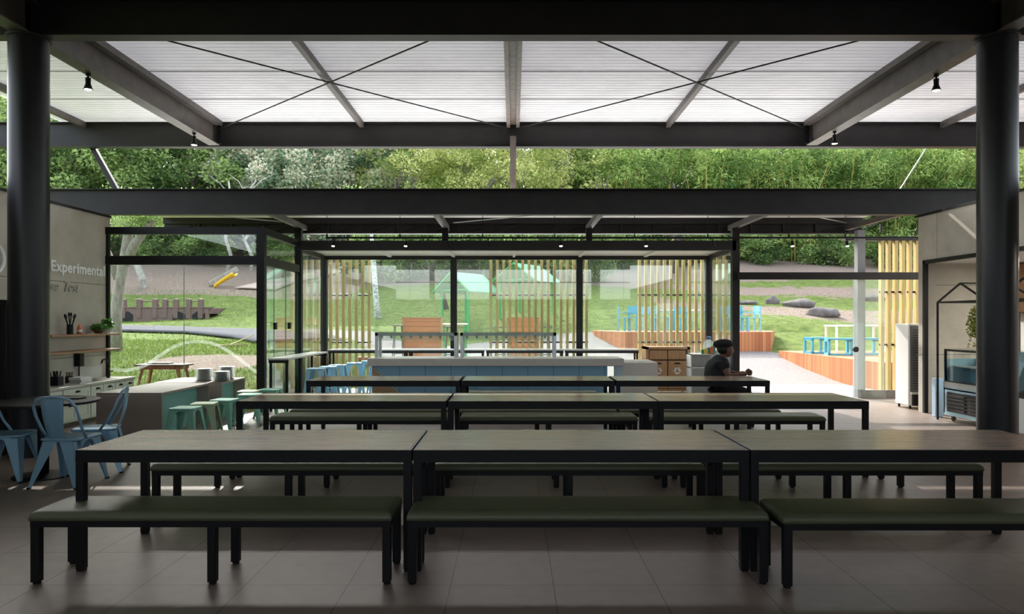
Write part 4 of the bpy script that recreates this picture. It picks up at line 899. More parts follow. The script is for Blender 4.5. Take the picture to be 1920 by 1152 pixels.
# ------------------------------------------------------------------ spotlights
def make_spot():
    e = empty('spotlight')
    MB().cyl((0, 0, -.03), (0, 0, 0), .03, n=12).build('mount', M_BLACK, e); MB().cyl((0, 0, -.07), (0, 0, -.03), .012, n=8).build('stem', M_BLACK, e)
    h = MB().lathe([(.032, -.14), (.034, -.06), (.01, -.055)], n=16).lathe([(.058, -.21), (.034, -.14)], n=16).build('lamp_shade', M_BLACK, e, smooth=True)
    MB().cyl((0, 0, -.212), (0, 0, -.205), .045, n=16).build('lamp_lens', M_LAMP, h)
    return e
sp0 = make_spot(); sp0.location = (-5.56, 9.56, 4.775); tag(sp0, 'small black spotlight under the left rafter, the one nearer the viewer', 'spotlight', 'rafter spotlights')
for x, y, lb in ((-5.5, 12.6, 'left rafter, the one farther from the viewer'), (5.56, 9.6, 'right rafter, the one nearer the viewer'), (5.5, 12.5, 'right rafter, the one farther from the viewer')):
    s = dup(sp0, (x, y, 4.775), 0, 'small black spotlight under the ' + lb)
trk = empty('light_track', (PX(613, 14.15), 14.15, 3.14), 0, 'thin black lighting track hung on rods under the low roof', 'light track')
Lt = PX(1725, 14.15) - PX(613, 14.15)
MB().box(0, Lt, -.017, .017, -.017, .017).build('track_bar', M_BLACK, trk)
for px in (613, 750, 905, 1040, 1190, 1327, 1479, 1585): x = PX(px, 14.15) - PX(613, 14.15); MB().cyl((x, 0, .0), (x, 0, .48), .006, n=6).box(x - .012, x + .012, -.012, .012, .01, .07).build('hanger_rod', M_BLACK, trk)
for i, (px, t) in enumerate(((624, 0), (760, 0), (838, 1), (915, 1), (1052, 0), (1130, 1), (1212, 0), (1338, 1), (1487, 0), (1590, 0))):
    x = PX(px, 14.1); e = empty('track_spotlight', (x, 14.15, 3.123), 0, 'small black track spotlight, number %d from the left on the low track' % (i + 1), 'spotlight', 'track spotlights')
    e['label'] = 'small black track spotlight on the low track, ' + ['at its left end', 'lit, second from the left end', 'tilted, above the post left of the middle', 'tilted, next right of that post', 'lit, near the middle', 'tilted, above the post right of the middle', 'lit, above the recycling cabinet', 'tilted, above the glass box corner', 'lit, before the bamboo', 'lit, left of the pale post'][i]
    MB().cyl((0, 0, -.05), (0, 0, 0), .010, n=8).build('stem', M_BLACK, e)
    dv = Vector((0, -.25, -1)).normalized() if not t else Vector((.35, .5, -.8)).normalized(); a = Vector((0, 0, -.05)); b_ = a + dv * .10
    h = MB().cyl(a, b_, .026, .034, n=14).build('lamp_head', M_BLACK, e)
    MB().cyl(b_, b_ + dv * .004, .030, n=14).build('lamp_lens', M_LAMP if not t else M_BLACK, h)

# ------------------------------------------------------------------ the seated person
def skin(name, pts, edges, rad, m, parent=None, subd=2, root=0, flat=None):
    me = bpy.data.meshes.new(name); me.from_pydata(pts, edges, []); o = bpy.data.objects.new(name, me); COL.objects.link(o)
    if parent: o.parent = parent
    o.modifiers.new('skin', 'SKIN'); o.modifiers['skin'].use_smooth_shade = True
    if not me.skin_vertices:
        bm = bmesh.new(); bm.from_mesh(me); bm.verts.layers.skin.verify(); bm.to_mesh(me); bm.free()
    for i, v in enumerate(me.skin_vertices[0].data):
        r = rad[i]; v.radius = r if hasattr(r, '__len__') else (r, r); v.use_root = (i == root)
    sb = o.modifiers.new('subd', 'SUBSURF'); sb.levels = subd; sb.render_levels = subd; me.materials.append(m); return o
PXp, PYp = 3.0, 10.74
pe = empty('person', (PXp, PYp, 0), 0, 'person in black t-shirt and black cap sitting sideways, facing right, hands joined on the table', 'person')
# x = forward (to the right), y = away from the viewer; near arm at -y
P = [(0.02, 0, .50), (0.0, 0, .64), (-.01, 0, .80), (.03, 0, .94), (.085, 0, 1.005), (.115, 0, 1.05),           # 0-5 spine to neck top
     (.04, -.17, .925), (.10, -.215, .735), (.285, -.27, .772), (.355, -.275, .778),                               # 6-9 near arm: shoulder, elbow, wrist, palm
     (.04, .17, .925), (.12, .20, .76), (.27, -.10, .772), (.35, -.225, .782),                                       # 10-13 far arm
     (.12, -.10, .50), (.42, -.12, .49), (.44, -.12, .12), (.52, -.12, .055),                                       # 14-17 near leg
     (.12, .10, .50), (.40, .12, .49), (.38, .12, .12), (.46, .12, .055)]
E = [(0, 1), (1, 2), (2, 3), (3, 4), (4, 5), (3, 6), (6, 7), (7, 8), (8, 9), (3, 10), (10, 11), (11, 12), (12, 13), (0, 14), (14, 15), (15, 16), (16, 17), (0, 18), (18, 19), (19, 20), (20, 21)]
RD = [(.15, .17), (.145, .165), (.15, .17), (.11, .13), (.062, .062), (.052, .052), .072, .047, .03, .034, .072, .047, .03, .034, .10, .068, .042, .035, .10, .068, .042, .035]
body = skin('body', P, E, RD, M_SKIN, pe)
# clothing, slightly larger than the body
skin('t_shirt', [(0.0, 0, .55), (0, 0, .64), (-.012, 0, .80), (.025, 0, .945), (.065, 0, .985), (.038, -.172, .925), (.072, -.205, .81), (.038, .172, .925), (.08, .20, .81)],
     [(0, 1), (1, 2), (2, 3), (3, 4), (3, 5), (5, 6), (3, 7), (7, 8)], [(.20, .215), (.20, .215), (.20, .215), (.15, .165), (.085, .085), .105, .085, .105, .085], M_SHIRT, pe)
skin('trousers', [(0.02, 0, .49), (0, 0, .57), (.12, -.10, .50), (.42, -.12, .49), (.445, -.12, .14), (.12, .10, .50), (.40, .12, .49), (.385, .12, .14)],
     [(0, 1), (0, 2), (2, 3), (3, 4), (0, 5), (5, 6), (6, 7)], [(.20, .21), (.195, .21), .125, .09, .062, .125, .09, .062], M_TROUSER, pe)
# head with a face, looking right
def head(c, par):
    m = MB(); n, k = 28, 20; v = []; cx, cy, cz = c
    for i in range(k + 1):
        a = -math.pi / 2 + math.pi * i / k; z = math.sin(a)
        for j in range(n):
            t = 2 * math.pi * j / n; x = math.cos(a) * math.cos(t); y = math.cos(a) * math.sin(t)
            X_ = x * .098; Y_ = y * .076; Z_ = z * .118
            if z < -.1: X_ += .012 * (-z); Y_ *= 1 - .22 * (-z)
            f = max(0, x) ** 3
            fy = math.exp(-(y / .22) ** 2)
            prof = .024 * math.exp(-((z + .18) / .10) ** 2) - .006 * math.exp(-((z - .08) / .08) ** 2) + .011 * math.exp(-((z + .46) / .09) ** 2) - .004 * math.exp(-((z + .35) / .04) ** 2) + .012 * math.exp(-((z + .78) / .14) ** 2)
            X_ += f * fy * prof * (1.0 if z > -.6 else 1.0); X_ += f * .004 * math.exp(-((z - .25) / .12) ** 2)
            v.append((cx + X_, cy + Y_, cz + Z_))
    f = [(i * n + j, i * n + (j + 1) % n, (i + 1) * n + (j + 1) % n, (i + 1) * n + j) for i in range(k) for j in range(n)]
    h = m.add(v, f).build('head', M_SKIN, par, smooth=True)
    for s in (-1, 1):
        MB().ball((cx - .005, cy + s * .077, cz - .005), .028, 12, 8, (.55, .3, 1)).build('ear', M_SKIN, h, smooth=True)
        MB().ball((cx + .080, cy + s * .031, cz + .012), .012, 10, 8).build('eye', mat('eye_white', (.5, .48, .45), .3), h, smooth=True)
        MB().ball((cx + .089, cy + s * .032, cz + .012), .006, 8, 6).build('iris', M_HAIR, h, smooth=True)
        MB().tube([(cx + .082, cy + s * .046, cz + .030), (cx + .093, cy + s * .032, cz + .036), (cx + .097, cy + s * .016, cz + .032)], .0035, n=6).build('eyebrow', M_HAIR, h, smooth=True)
    MB().tube([(cx + .098, cy - .022, cz - .054), (cx + .109, cy, cz - .051), (cx + .098, cy + .022, cz - .054)], [.003, .006, .003], n=8).build('lips', mat('dark_lip', (.20, .06, .05), .4), h, smooth=True)
    return h
hd = head((.135, 0, 1.115), pe)
MB().ball((.095, 0, 1.135), .105, 24, 14, (.98, .86, .95)).build('hair', M_HAIR, pe, smooth=True)
cp = MB().ball((.085, 0, 1.195), .125, 26, 14, (1.15, .98, .58)); cp.xf(Matrix.Translation((.085, 0, 1.195)) @ Matrix.Rotation(R(-4), 4, 'Y') @ Matrix.Translation((-.085, 0, -1.195)))
c_ = cp.build('cap', M_HAT, pe, smooth=True)
MB().tube([(.115 + .108 * math.cos(t * math.pi / 12), .088 * math.sin(t * math.pi / 12), 1.165 + .012 * math.cos(t * math.pi / 12)) for t in range(24)], .014, closed=True).build('cap_band', M_HAT, c_, smooth=True)
# hands: palms with five bent fingers each, clasped
for s, (hx, hy, hz) in (('near', (.385, -.275, .785)), ('far', (.385, -.235, .795))):
    sg_ = 1 if s == 'near' else -1
    for k in range(4):
        L_ = (.038, .043, .04, .032)[k]; z = hz + .030 - k * .018
        pts_ = [(hx - .03, hy - sg_ * .004, z - .004), (hx + .012, hy - sg_ * .01, z), (hx + .012 + L_ * .75, hy + sg_ * .012, z - .003), (hx + L_ * .8, hy + sg_ * .035, z - .008)]
        skin('finger', pts_, [(0, 1), (1, 2), (2, 3)], [.0095, .0095, .0085, .007], M_SKIN, pe, 1)
    skin('thumb', [(hx - .045, hy, hz + .01), (hx - .015, hy + sg_ * .006, hz + .042), (hx + .012, hy + sg_ * .014, hz + .05)], [(0, 1), (1, 2)], [.012, .0105, .008], M_SKIN, pe, 1)
tag(MB().box(-.07, .07, -.01, .01, 0, .10).build('napkin_holder', M_PLATE, loc=(PXp + .29, 10.62, .428)), 'small grey box beyond the hands of the seated person', 'box') if False else None
#nh = tag(MB().box(-.06, .06, -.05, .05, 0, .09).build('napkin_holder', M_PLATE, loc=(3.36, 10.34, .75)), 'small grey box on the table beside the arm of the seated person', 'box')
# ------------------------------------------------------------------ things outside
def G(x, y): return ground(x, y)
# raised decks
dk = tag(MB().prism([(2.8, 25.2), (3.5, 22.8), (8.05, 22.8), (8.95, 25), (8.95, 29), (2.8, 29)], .2, 1.17).build('raised_deck', M_DECK), 'orange boarded platform with turquoise chairs beyond the right panes', 'deck')
dk2 = tag(MB().prism([(8.0, 15.9), (13.5, 15.9), (13.5, 22), (8.0, 22)], -.2, .62).build('raised_deck', M_DECK), 'orange boarded platform with low turquoise benches right of the doorway', 'deck')
def make_patio_chair(m):
    e = empty('patio_chair')
    for x in (-.2, .2):
        for y in (-.2, .2): MB().box(x - .025, x + .025, y - .025, y + .025, 0, .45 if y < 0 else .84).build('leg', m, e)
    MB().box(-.23, .23, -.23, .23, .43, .46).build('seat', m, e)
    MB().box(-.23, .23, .185, .215, .56, .84).build('backrest', m, e)
    for x in (-.2, .2): MB().box(x - .02, x + .02, -.2, .2, .62, .65).build('armrest', m, e)
    return e
A, Bc = make_patio_chair(M_CYAN), make_patio_chair(M_CYANL); i = 0
for k, (px, y, rz, src) in enumerate(((1170, 24.6, 80, 1), (1186, 24.2, -30, 0), (1213, 25.6, 10, 1), (1243, 24.0, 90, 0), (1281, 25.4, 15, 0), (1303, 24.2, -100, 1), (1338, 24.0, 95, 0), (1352, 25.2, 200, 1), (1385, 24.0, 10, 0), (1409, 24.4, -80, 1))):
    lb = ['pale turquoise chair farthest left on the deck with chairs', 'deep turquoise chair second from the left on that deck', 'pale turquoise chair third from the left, seen between slats', 'deep turquoise chair fourth from the left, behind the slats', 'deep turquoise chair fifth from the left, behind the slats', 'pale turquoise chair sixth from the left, behind the slats', 'deep turquoise chair left of the glass corner post', 'pale turquoise chair seen through the side glass', 'deep turquoise chair just right of the corner post', 'pale turquoise chair at the right end of the deck'][k]
    loc = (PX(px, y), y, 1.17)
    if k == 0: Bc.location = loc; Bc.rotation_euler = (0, 0, R(rz)); tag(Bc, lb, 'chair', 'turquoise chairs on the raised deck')
    elif k == 1: A.location = loc; A.rotation_euler = (0, 0, R(rz)); tag(A, lb, 'chair', 'turquoise chairs on the raised deck')
    else: dup(A if src == 0 else Bc, loc, R(rz), lb)
def make_table_out(name, L_, D_, h, top, m):
    e = empty(name); MB().box(-L_ / 2, L_ / 2, -D_ / 2, D_ / 2, h - .04, h).build('tabletop', top, e)
    for x in (-L_ / 2 + .05, L_ / 2 - .05):
        for y in (-D_ / 2 + .05, D_ / 2 - .05): MB().box(x - .025, x + .025, y - .025, y + .025, 0, h - .04).build('leg', m, e)
    return e
for px, y, lb in ((1228, 26.4, 'white topped table among the turquoise chairs at the left of the deck'), (1330, 26.4, 'white topped table among the turquoise chairs at the right of the deck')):
    e = make_table_out('patio_table', 1.3, .8, .75, M_WHITE, M_CYAN); e.location = (PX(px, y), y, 1.17); tag(e, lb, 'table', 'white tables on the raised deck')
def cube_bench(L_, m):
    e = empty('open_bench')
    for x in (-L_ / 2, L_ / 2 - .06):
        f = MB().box(x, x + .06, -.2, -.14, 0, .42).box(x, x + .06, .14, .2, 0, .42).box(x, x + .06, -.2, .2, 0, .06).box(x, x + .06, -.2, .2, .36, .42); f.build('end_frame', m, e)
    MB().box(-L_ / 2, L_ / 2, -.2, .2, .40, .45).build('seat', m, e); MB().box(-L_ / 2 + .06, L_ / 2 - .06, -.2, -.16, 0, .05).build('stretcher', m, e); return e
for px, y, rz, L_, lb in ((1531, 20.2, 12, .55, 'low turquoise open framed bench at the left of the right hand deck'), (1572, 19.2, -8, .62, 'low turquoise bench in the middle of the right hand deck'), (1620, 19.4, 4, .8, 'low turquoise bench behind the pale post on the right hand deck')):
    e = cube_bench(L_, M_CYAN); e.location = (PX(px, y), y, .62); e.rotation_euler = (0, 0, R(rz)); tag(e, lb, 'bench', 'low turquoise benches')
e = make_table_out('patio_table', 1.5, .8, .78, M_WHITE, M_WHITE); e.location = (PX(1604, 21.2), 21.2, .62); tag(e, 'white framed table on the right hand deck behind the low benches', 'table')
# crates and high tables on the gravel
for x0, x1, y, z0, z1, lb in ((PX(755, 20), PX(826, 20), 20.0, .1, 1.59, 'orange boarded crate stand behind the left food guard'), (PX(952, 20), PX(1010, 20), 20.0, .1, 1.59, 'orange boarded crate stand behind the middle slat screen')):
    e = empty('crate_stand', (x0, y, z0), 0, lb, 'crate', 'boarded crate stands'); a = x1 - x0; h = z1 - z0
    MB().box(0, a, 0, .6, 0, h).build('boarded_box', M_CRATE, e); MB().box(-.02, .03, -.02, .02, 0, h + .01).box(a - .03, a + .02, -.02, .02, 0, h + .01).box(-.02, a + .02, -.02, .62, h, h + .03).build('corner_trim', M_CABWOOD, e)
for px, y, lb in ((747, 19.6, 'left of the left crate stand'), (845, 19.6, 'right of the left crate stand'), (938, 19.6, 'left of the middle crate stand'), (1022, 19.6, 'right of the middle crate stand')):
    s = empty('wire_stool', (PX(px, y), y, G(PX(px, y), y)), 0, 'thin grey metal high stool ' + lb, 'stool', 'grey metal high stools outside')
    s['label'] = 'thin grey metal high stool ' + lb
    MB().cyl((0, 0, 1.18), (0, 0, 1.21), .17, n=20).build('seat', M_STEEL2, s)
    for a in range(4): c, q = math.cos(a * 1.571 + .78), math.sin(a * 1.571 + .78); MB().cyl((.22 * c, .22 * q, 0), (.13 * c, .13 * q, 1.18), .013, n=6).build('leg', M_STEEL2, s)
    MB().tube([(.19 * math.cos(t * .628), .19 * math.sin(t * .628), .45) for t in range(10)], .01, n=6, closed=True).build('foot_ring', M_STEEL2, s)
for px, lb in ((852, 'white high table right of the left crate stand, before the green playhouse'),):
    y = 21.5; e = make_table_out('high_table', .75, .75, 1.05, M_WHITE, M_GREEN); e.location = (PX(px, y), y, G(PX(px, y), y)); tag(e, lb, 'table')
# red brick border strip
tag(MB().box(PX(665, 18.2), PX(760, 18.2), 18.2, 18.4, -.05, .62).build('brick_border', M_BRICKR), 'low reddish planter wall behind the bar counter at the left', 'wall')
tag(MB().box(PX(1010, 18.2), PX(1100, 18.2), 18.2, 18.4, -.05, .40).build('brick_border', M_BRICKR), 'low reddish planter wall behind the buffet at the middle', 'wall')

# green playhouses
def playhouse(px0, px1, apex, y, lb, h=2.15):
    x0, x1 = PX(px0, y), PX(px1, y); z = G((x0 + x1) / 2, y); e = empty('playhouse', (x0, y, z - .05), 0, lb, 'playhouse', 'green roofed play frames'); a = x1 - x0; d = 1.5
    for x in (0, a):
        for yy in (0, d): MB().box(x - .035, x + .035, yy - .035, yy + .035, 0, h - .65).build('post', M_GREEN, e)
    MB().box(-.1, a + .1, -.03, .03, h - .68, h - .62).box(-.1, a + .1, d - .03, d + .03, h - .68, h - .62).box(-.03, .03, 0, d, h - .68, h - .62).box(a - .03, a + .03, 0, d, h - .68, h - .62).build('eave_rail', M_GREEN, e)
    e.rotation_euler = (0, 0, R(-32)); e.location.x = x0 - .1; e.location.y = y + .4
    for s in (0, 1):
        xe = -.25 if s == 0 else a + .25
        MB().prism3([(a / 2, -.25, h), (xe, -.25, h - .72), (xe, -.25, h - .75), (a / 2, -.25, h - .04)], (0, d + .5, 0)).build('roof_slope', M_GREENROOF, e)
        for yy in (-.26, d + .24): MB().bar((a / 2, yy, h - .02), (xe, yy, h - .74), .05, .05, up=(0, 1, 0)).build('gable_rail', M_GREEN, e)
playhouse(832, 893, 0, 26.5, 'green playhouse frame with pale pitched roof behind the left pane, beside the black post', 2.25)
playhouse(942, 1018, 0, 28.5, 'green playhouse frame with pale pitched roof behind the middle slats', 2.3)
# boat shaped climbing structure
bt = empty('play_boat', (PX(212, 28), 28, 1.40), 0, 'weathered brown wooden play boat with short posts on the lawn beyond the path', 'play structure'); Lb = PX(398, 28) - PX(212, 28); bt.scale = (1, 1, .70)
MB().prism3([(0, 0, .05), (Lb * .22, 0, 0), (Lb * .78, 0, 0), (Lb, 0, .88), (0, 0, .86)], (0, .10, 0)).build('hull_near_side', M_PLAYWOOD, bt)
MB().prism3([(0, 1.3, .05), (Lb * .78, 1.3, 0), (Lb, 1.3, .88), (0, 1.3, .86)], (0, .10, 0)).build('hull_far_side', M_PLAYWOOD, bt)
MB().box(0, Lb * .95, .1, 1.3, .55, .62).build('boat_floor', M_PLAYWOOD, bt)
for a, b_ in ((.10, .20), (.60, .73), (.80, .90)): MB().prism3([(Lb * a, -.02, .12), (Lb * b_, -.02, .12), (Lb * b_, -.02, .5), (Lb * (a + b_) / 2, -.02, .68), (Lb * a, -.02, .5)], (0, .03, 0)).build('hatch', M_BLACK, bt)
MB().box(-.05, Lb + .02, -.04, .14, .86, .92).build('gunwale', M_PLAYWOOD, bt)
for t in (.10, .26, .42, .52, .63, .76, .88): MB().box(Lb * t - .09, Lb * t + .09, -.03, .14, .3, 1.32).ball((Lb * t, .05, 1.32), .09, 10, 6, (1, 1, .6)).build('hull_post', M_PLAYWOOD, bt)
for a, b_ in ((.0, .10), (.26, .42), (.52, .63), (.76, .88)): MB().cyl((Lb * a, .05, 1.25), (Lb * b_, .05, 1.25), .03, n=8).build('hand_rail', M_PLAYWOOD, bt)
MB().bar((Lb * .95, 0, -.05), (Lb * .95, 0, .8), .12).build('prow_post', M_PLAYWOOD, bt)
# yellow slide and log on the bank
sy = 37.0; sl = empty('slide', (PX(402, sy), sy, G(PX(402, sy), sy)), 0, 'bright yellow slide lying on the bank in front of the pinkish path', 'slide')
n = 12; v = []
for i in range(n + 1):
    t = i / n; x = t * 1.05; z = .02 + .55 * t ** .8; w_ = .08 + .20 * t
    for u, dz in ((-1, .12), (-.8, .02), (0, -.02), (.8, .02), (1, .12)): v.append((x, u * w_ * 1.2, z + dz + .1 * t))
MB().add(v, [(i * 5 + k, i * 5 + k + 1, (i + 1) * 5 + k + 1, (i + 1) * 5 + k) for i in range(n) for k in range(4)]).build('chute', M_YELLOW, sl, smooth=True).modifiers.new('s', 'SOLIDIFY').thickness = .04
lx = PX(392, 37.6); tag(MB().bar((lx, 37.6, G(lx, 37.6) + .1), (lx + 1.25, 38.2, G(lx, 37.6) + .95), .3, .3).build('log', M_BARK, bevel=.05), 'thick pale log leaning up the bank behind the yellow slide', 'log')
tag(MB().bar((-6.1, 19.0, G(-6.1, 19) + .04), (-5.9, 19.6, G(-6.1, 19) + .06), .10, .04, .02).bar((-7.0, 17.2, G(-7, 17.2) + .04), (-6.3, 17.4, G(-6.4, 17.4) + .05), .12, .03, .03).bar((-6.7, 17.3, G(-6.7, 17.3) + .05), (-6.35, 17.9, G(-6.4, 17.9) + .22), .03, .02, .01).build('fallen_palm_frond', mat('dry_palm_frond', (.50, .40, .20), .8)), 'dry tan palm frond lying on the grass behind the frosted wave', 'frond')
# low wooden table on the grass by the glass
lt = empty('low_wooden_table', (-6.18, 12.95, G(-6.2, 12.95)), 0, 'small red brown wooden table with dark top seen through the glass by the kitchen', 'table')
MB().box(-.43, .43, -.22, .22, .37, .40).build('tabletop', M_CABDARK, lt, bevel=.008); MB().box(-.36, .36, -.17, .17, .31, .37).build('apron', M_REDWOOD, lt)
for x in (-1, 1):
    for y in (-1, 1): MB().bar((x * .30, y * .15, .37), (x * .38, y * .19, -.02), .05, .05, .035, .035).build('leg', M_REDWOOD, lt)
tag(MB().box(-.2, .2, -.1, .1, 0, .03).build('folded_cloth', M_PLATE, loc=(-6.25, 12.95, G(-6.2, 12.95) + .40), bevel=.008), 'folded grey cloth on the small red brown wooden table', 'cloth')
# boulders
def rock(px, y, rx, rz, seed, lb):
    rnd = random.Random(seed); m = MB().ball((0, 0, 0), 1, 20, 12); ph = [rnd.random() * 6 for _ in range(6)]
    m.v = [((x * rx) * (1 + .12 * math.sin(4 * y_ + ph[0]) + .08 * math.sin(7 * z + ph[1])), (y_ * rx * .7) * (1 + .12 * math.sin(5 * x + ph[2])), (z * rz) * (1 + .15 * math.sin(4 * x + ph[3]) + .06 * math.sin(9 * y_ + ph[4]))) for x, y_, z in m.v]
    X_ = PX(px, y); tag(m.build('boulder', M_ROCK, loc=(X_, y, G(X_, y) + rz * .35), smooth=True), lb, 'boulder', 'boulders on the slope')
rock(1449, 32.5, .30, .24, 1, 'small grey boulder highest of those on the right slope, nearest the corner post')
rock(1500, 31.5, .72, .24, 2, 'long flat grey boulder in the middle of the right slope')
rock(1543, 29.0, .62, .26, 3, 'largest rounded boulder on the right slope, above the low benches')
rock(1634, 34.0, .60, .2, 4, 'flat boulder on the right slope behind the pale post'); rock(1398, 32.5, .5, .12, 5, 'low flat boulder just right of the glass corner post'); 

# ------------------------------------------------------------------ vegetation
def leaf_mesh(name, rng, clusters, n, s, asp, droop=0, spread=.7, up=.3):
    # clusters: (centre, radius, tone); returns mesh of folded leaf quads
    V, TT = [], []
    tot = sum(c[1] ** 2 for c in clusters)
    for c, r, tone in clusters:
        k = max(6, int(n * r * r / tot)); u = rng.normal(size=(k, 3)); u /= np.linalg.norm(u, axis=1)[:, None]
        rad = rng.random(k) ** .33; p = np.array(c) + u * rad[:, None] * np.array([r, r, r * spread])
        d = rng.normal(size=(k, 3)) * [1, 1, .6] + u * .8; d[:, 2] -= droop; d /= np.linalg.norm(d, axis=1)[:, None]
        a = rng.normal(size=(k, 3)); q = np.cross(d, a); q /= np.linalg.norm(q, axis=1)[:, None]
        L_ = s * rng.uniform(.65, 1.25, (k, 1)); nn = np.cross(d, q)
        V.append(np.stack([p, p + d * L_ * .45 + q * L_ * asp + nn * L_ * .06, p + d * L_ - np.array([0, 0, droop * .12]) * L_, p + d * L_ * .45 - q * L_ * asp + nn * L_ * .06], 1))
        TT.append(np.clip(tone + rng.normal(size=k) * .2 + rad * .12, 0, 1))
    V = np.concatenate(V).reshape(-1, 3); TT = np.concatenate(TT); m = len(V) // 4
    me = bpy.data.meshes.new(name); me.vertices.add(4 * m); me.vertices.foreach_set('co', V.ravel()); me.loops.add(4 * m); me.loops.foreach_set('vertex_index', np.arange(4 * m)); me.polygons.add(m)
    me.polygons.foreach_set('loop_start', np.arange(m) * 4); me.polygons.foreach_set('loop_total', np.full(m, 4)); me.update(calc_edges=True)
    at = me.attributes.new('tone', 'FLOAT', 'POINT'); at.data.foreach_set('value', np.repeat(TT, 4).astype(np.float32)); return me
def crown(rng, h0, h1, R_, nc, lob=.28, tb=0):
    C = []
    for _ in range(nc):
        z = rng.random(); a = rng.random() * 6.283; prof = math.sin(math.pi * min(1, .12 + .83 * z)) ** .6
        rr = R_ * prof * (rng.random() ** .4); C.append(((rr * math.cos(a), rr * math.sin(a), h0 + (h1 - h0) * z), R_ * lob * rng.uniform(.7, 1.3), rng.uniform(-.15, .85) + tb))
    return C
def leaves_obj(name, me, m, parent): me.materials.append(m); o = bpy.data.objects.new(name, me); COL.objects.link(o); o.parent = parent; return o
def trunk(rng, h, r, m, parent, nb=7, bend=.5):
    mb = MB(); P = [Vector((0, 0, -.3))]
    for i in range(1, 7): P.append(Vector((rng.normal() * bend * .25 * i ** .5, rng.normal() * bend * .25, h * i / 6)))
    mb.tube(P, [r * (1 - .11 * i) for i in range(7)], n=8)
    for i in range(nb):
        a = P[2 + i % 4]; d = Vector((rng.normal(), rng.normal(), .7 + rng.random())).normalized(); L_ = h * rng.uniform(.25, .45); mid = a + d * L_ * .5 + Vector((0, 0, .1 * L_)); mb.tube([a, mid, a + d * L_ + Vector((rng.normal() * .2, rng.normal() * .2, 0))], [r * .35, r * .22, r * .08], n=5)
    return mb.build('trunk', m, parent, smooth=True)
def make_tree(kind, seed):
    rng = np.random.default_rng(seed); e = empty({'bamboo': 'bamboo_clump'}.get(kind, 'tree'))
    if kind == 'dark':
        trunk(rng, 7, .22, M_BARKD, e); leaves_obj('foliage', leaf_mesh('foliage', rng, crown(rng, .8, 9.6, 3.4, 90), 15000, .26, .26), LF_DARK, e)
    elif kind == 'cream':
        C = crown(rng, 1.0, 9.2, 3.3, 80); trunk(rng, 7, .2, M_BARK, e); leaves_obj('foliage', leaf_mesh('foliage', rng, C, 12000, .25, .26), LF_BLUE, e)
        C2 = [((c[0] * 1.07, c[1] * 1.07, z_ + .25) if False else (c[0] * 1.08, c[1] * 1.08, c[2] + .3), r * .75, .5) for c, r, t in C for z_ in (0,) if rng.random() < .85]
        leaves_obj('blossom', leaf_mesh('blossom', rng, C2, 9500, .19, .36), LF_CREAM, e)
    elif kind == 'lacy':
        trunk(rng, 8, .13, M_BARKW, e, 10); leaves_obj('foliage', leaf_mesh('foliage', rng, crown(rng, .8, 9.6, 3.2, 110, .22), 14000, .21, .24), LF_LACY, e)
    elif kind == 'bamboo':
        mb = MB(); C = []
        for i in range(22):
            a = rng.random() * 6.28; r = rng.random() * 1.0; b = Vector((r * math.cos(a), r * math.sin(a), -.2)); lean = Vector((math.cos(a), math.sin(a), 0)) * rng.uniform(.6, 2.6); H = rng.uniform(7.5, 10)
            P = [b + lean * t ** 2.2 + Vector((0, 0, H * t * (1 - .12 * t * t))) for t in (0, .2, .4, .6, .8, 1)]; mb.tube(P, [.05, .048, .042, .035, .022, .01], n=6)
            for t in np.linspace(.12, 1, 9): p = b + lean * t ** 2.2 + Vector((0, 0, H * t * (1 - .12 * t * t))); C.append(((p.x + rng.normal() * .4, p.y + rng.normal() * .4, p.z - .1), rng.uniform(.45, .85), rng.uniform(-.2, .9)))
        mb.build('culms', M_CULM, e, smooth=True); leaves_obj('foliage', leaf_mesh('foliage', rng, C, 17000, .30, .11, .55), LF_BAMB, e)
    return e
K = {('dark', 0): 11, ('dark', 1): 12, ('cream', 0): 13, ('cream', 1): 14, ('lacy', 0): 15, ('lacy', 1): 16, ('bamboo', 0): 17, ('bamboo', 1): 18}
PROTO = {}
def plant(kind, var, x, y, label, sc=1.0, rz=0, group=None, szz=1.0):
    key = (kind, var); loc = (x, y, G(x, y) - .1)
    if key not in PROTO:
        e = make_tree(kind, K[key]); PROTO[key] = e; e.location = loc; e.rotation_euler = (0, 0, rz); e.scale = (sc, sc, sc * szz)
        return tag(e, label, 'bamboo' if kind == 'bamboo' else 'tree', group)
    return dup(PROTO[key], loc, rz, label, group, (sc, sc, sc * szz))
GR = {'dark': 'dark leaved trees of the wood', 'cream': 'cream flowering trees of the wood', 'lacy': 'light yellow green trees of the wood', 'bamboo': 'bamboo clumps of the wood'}
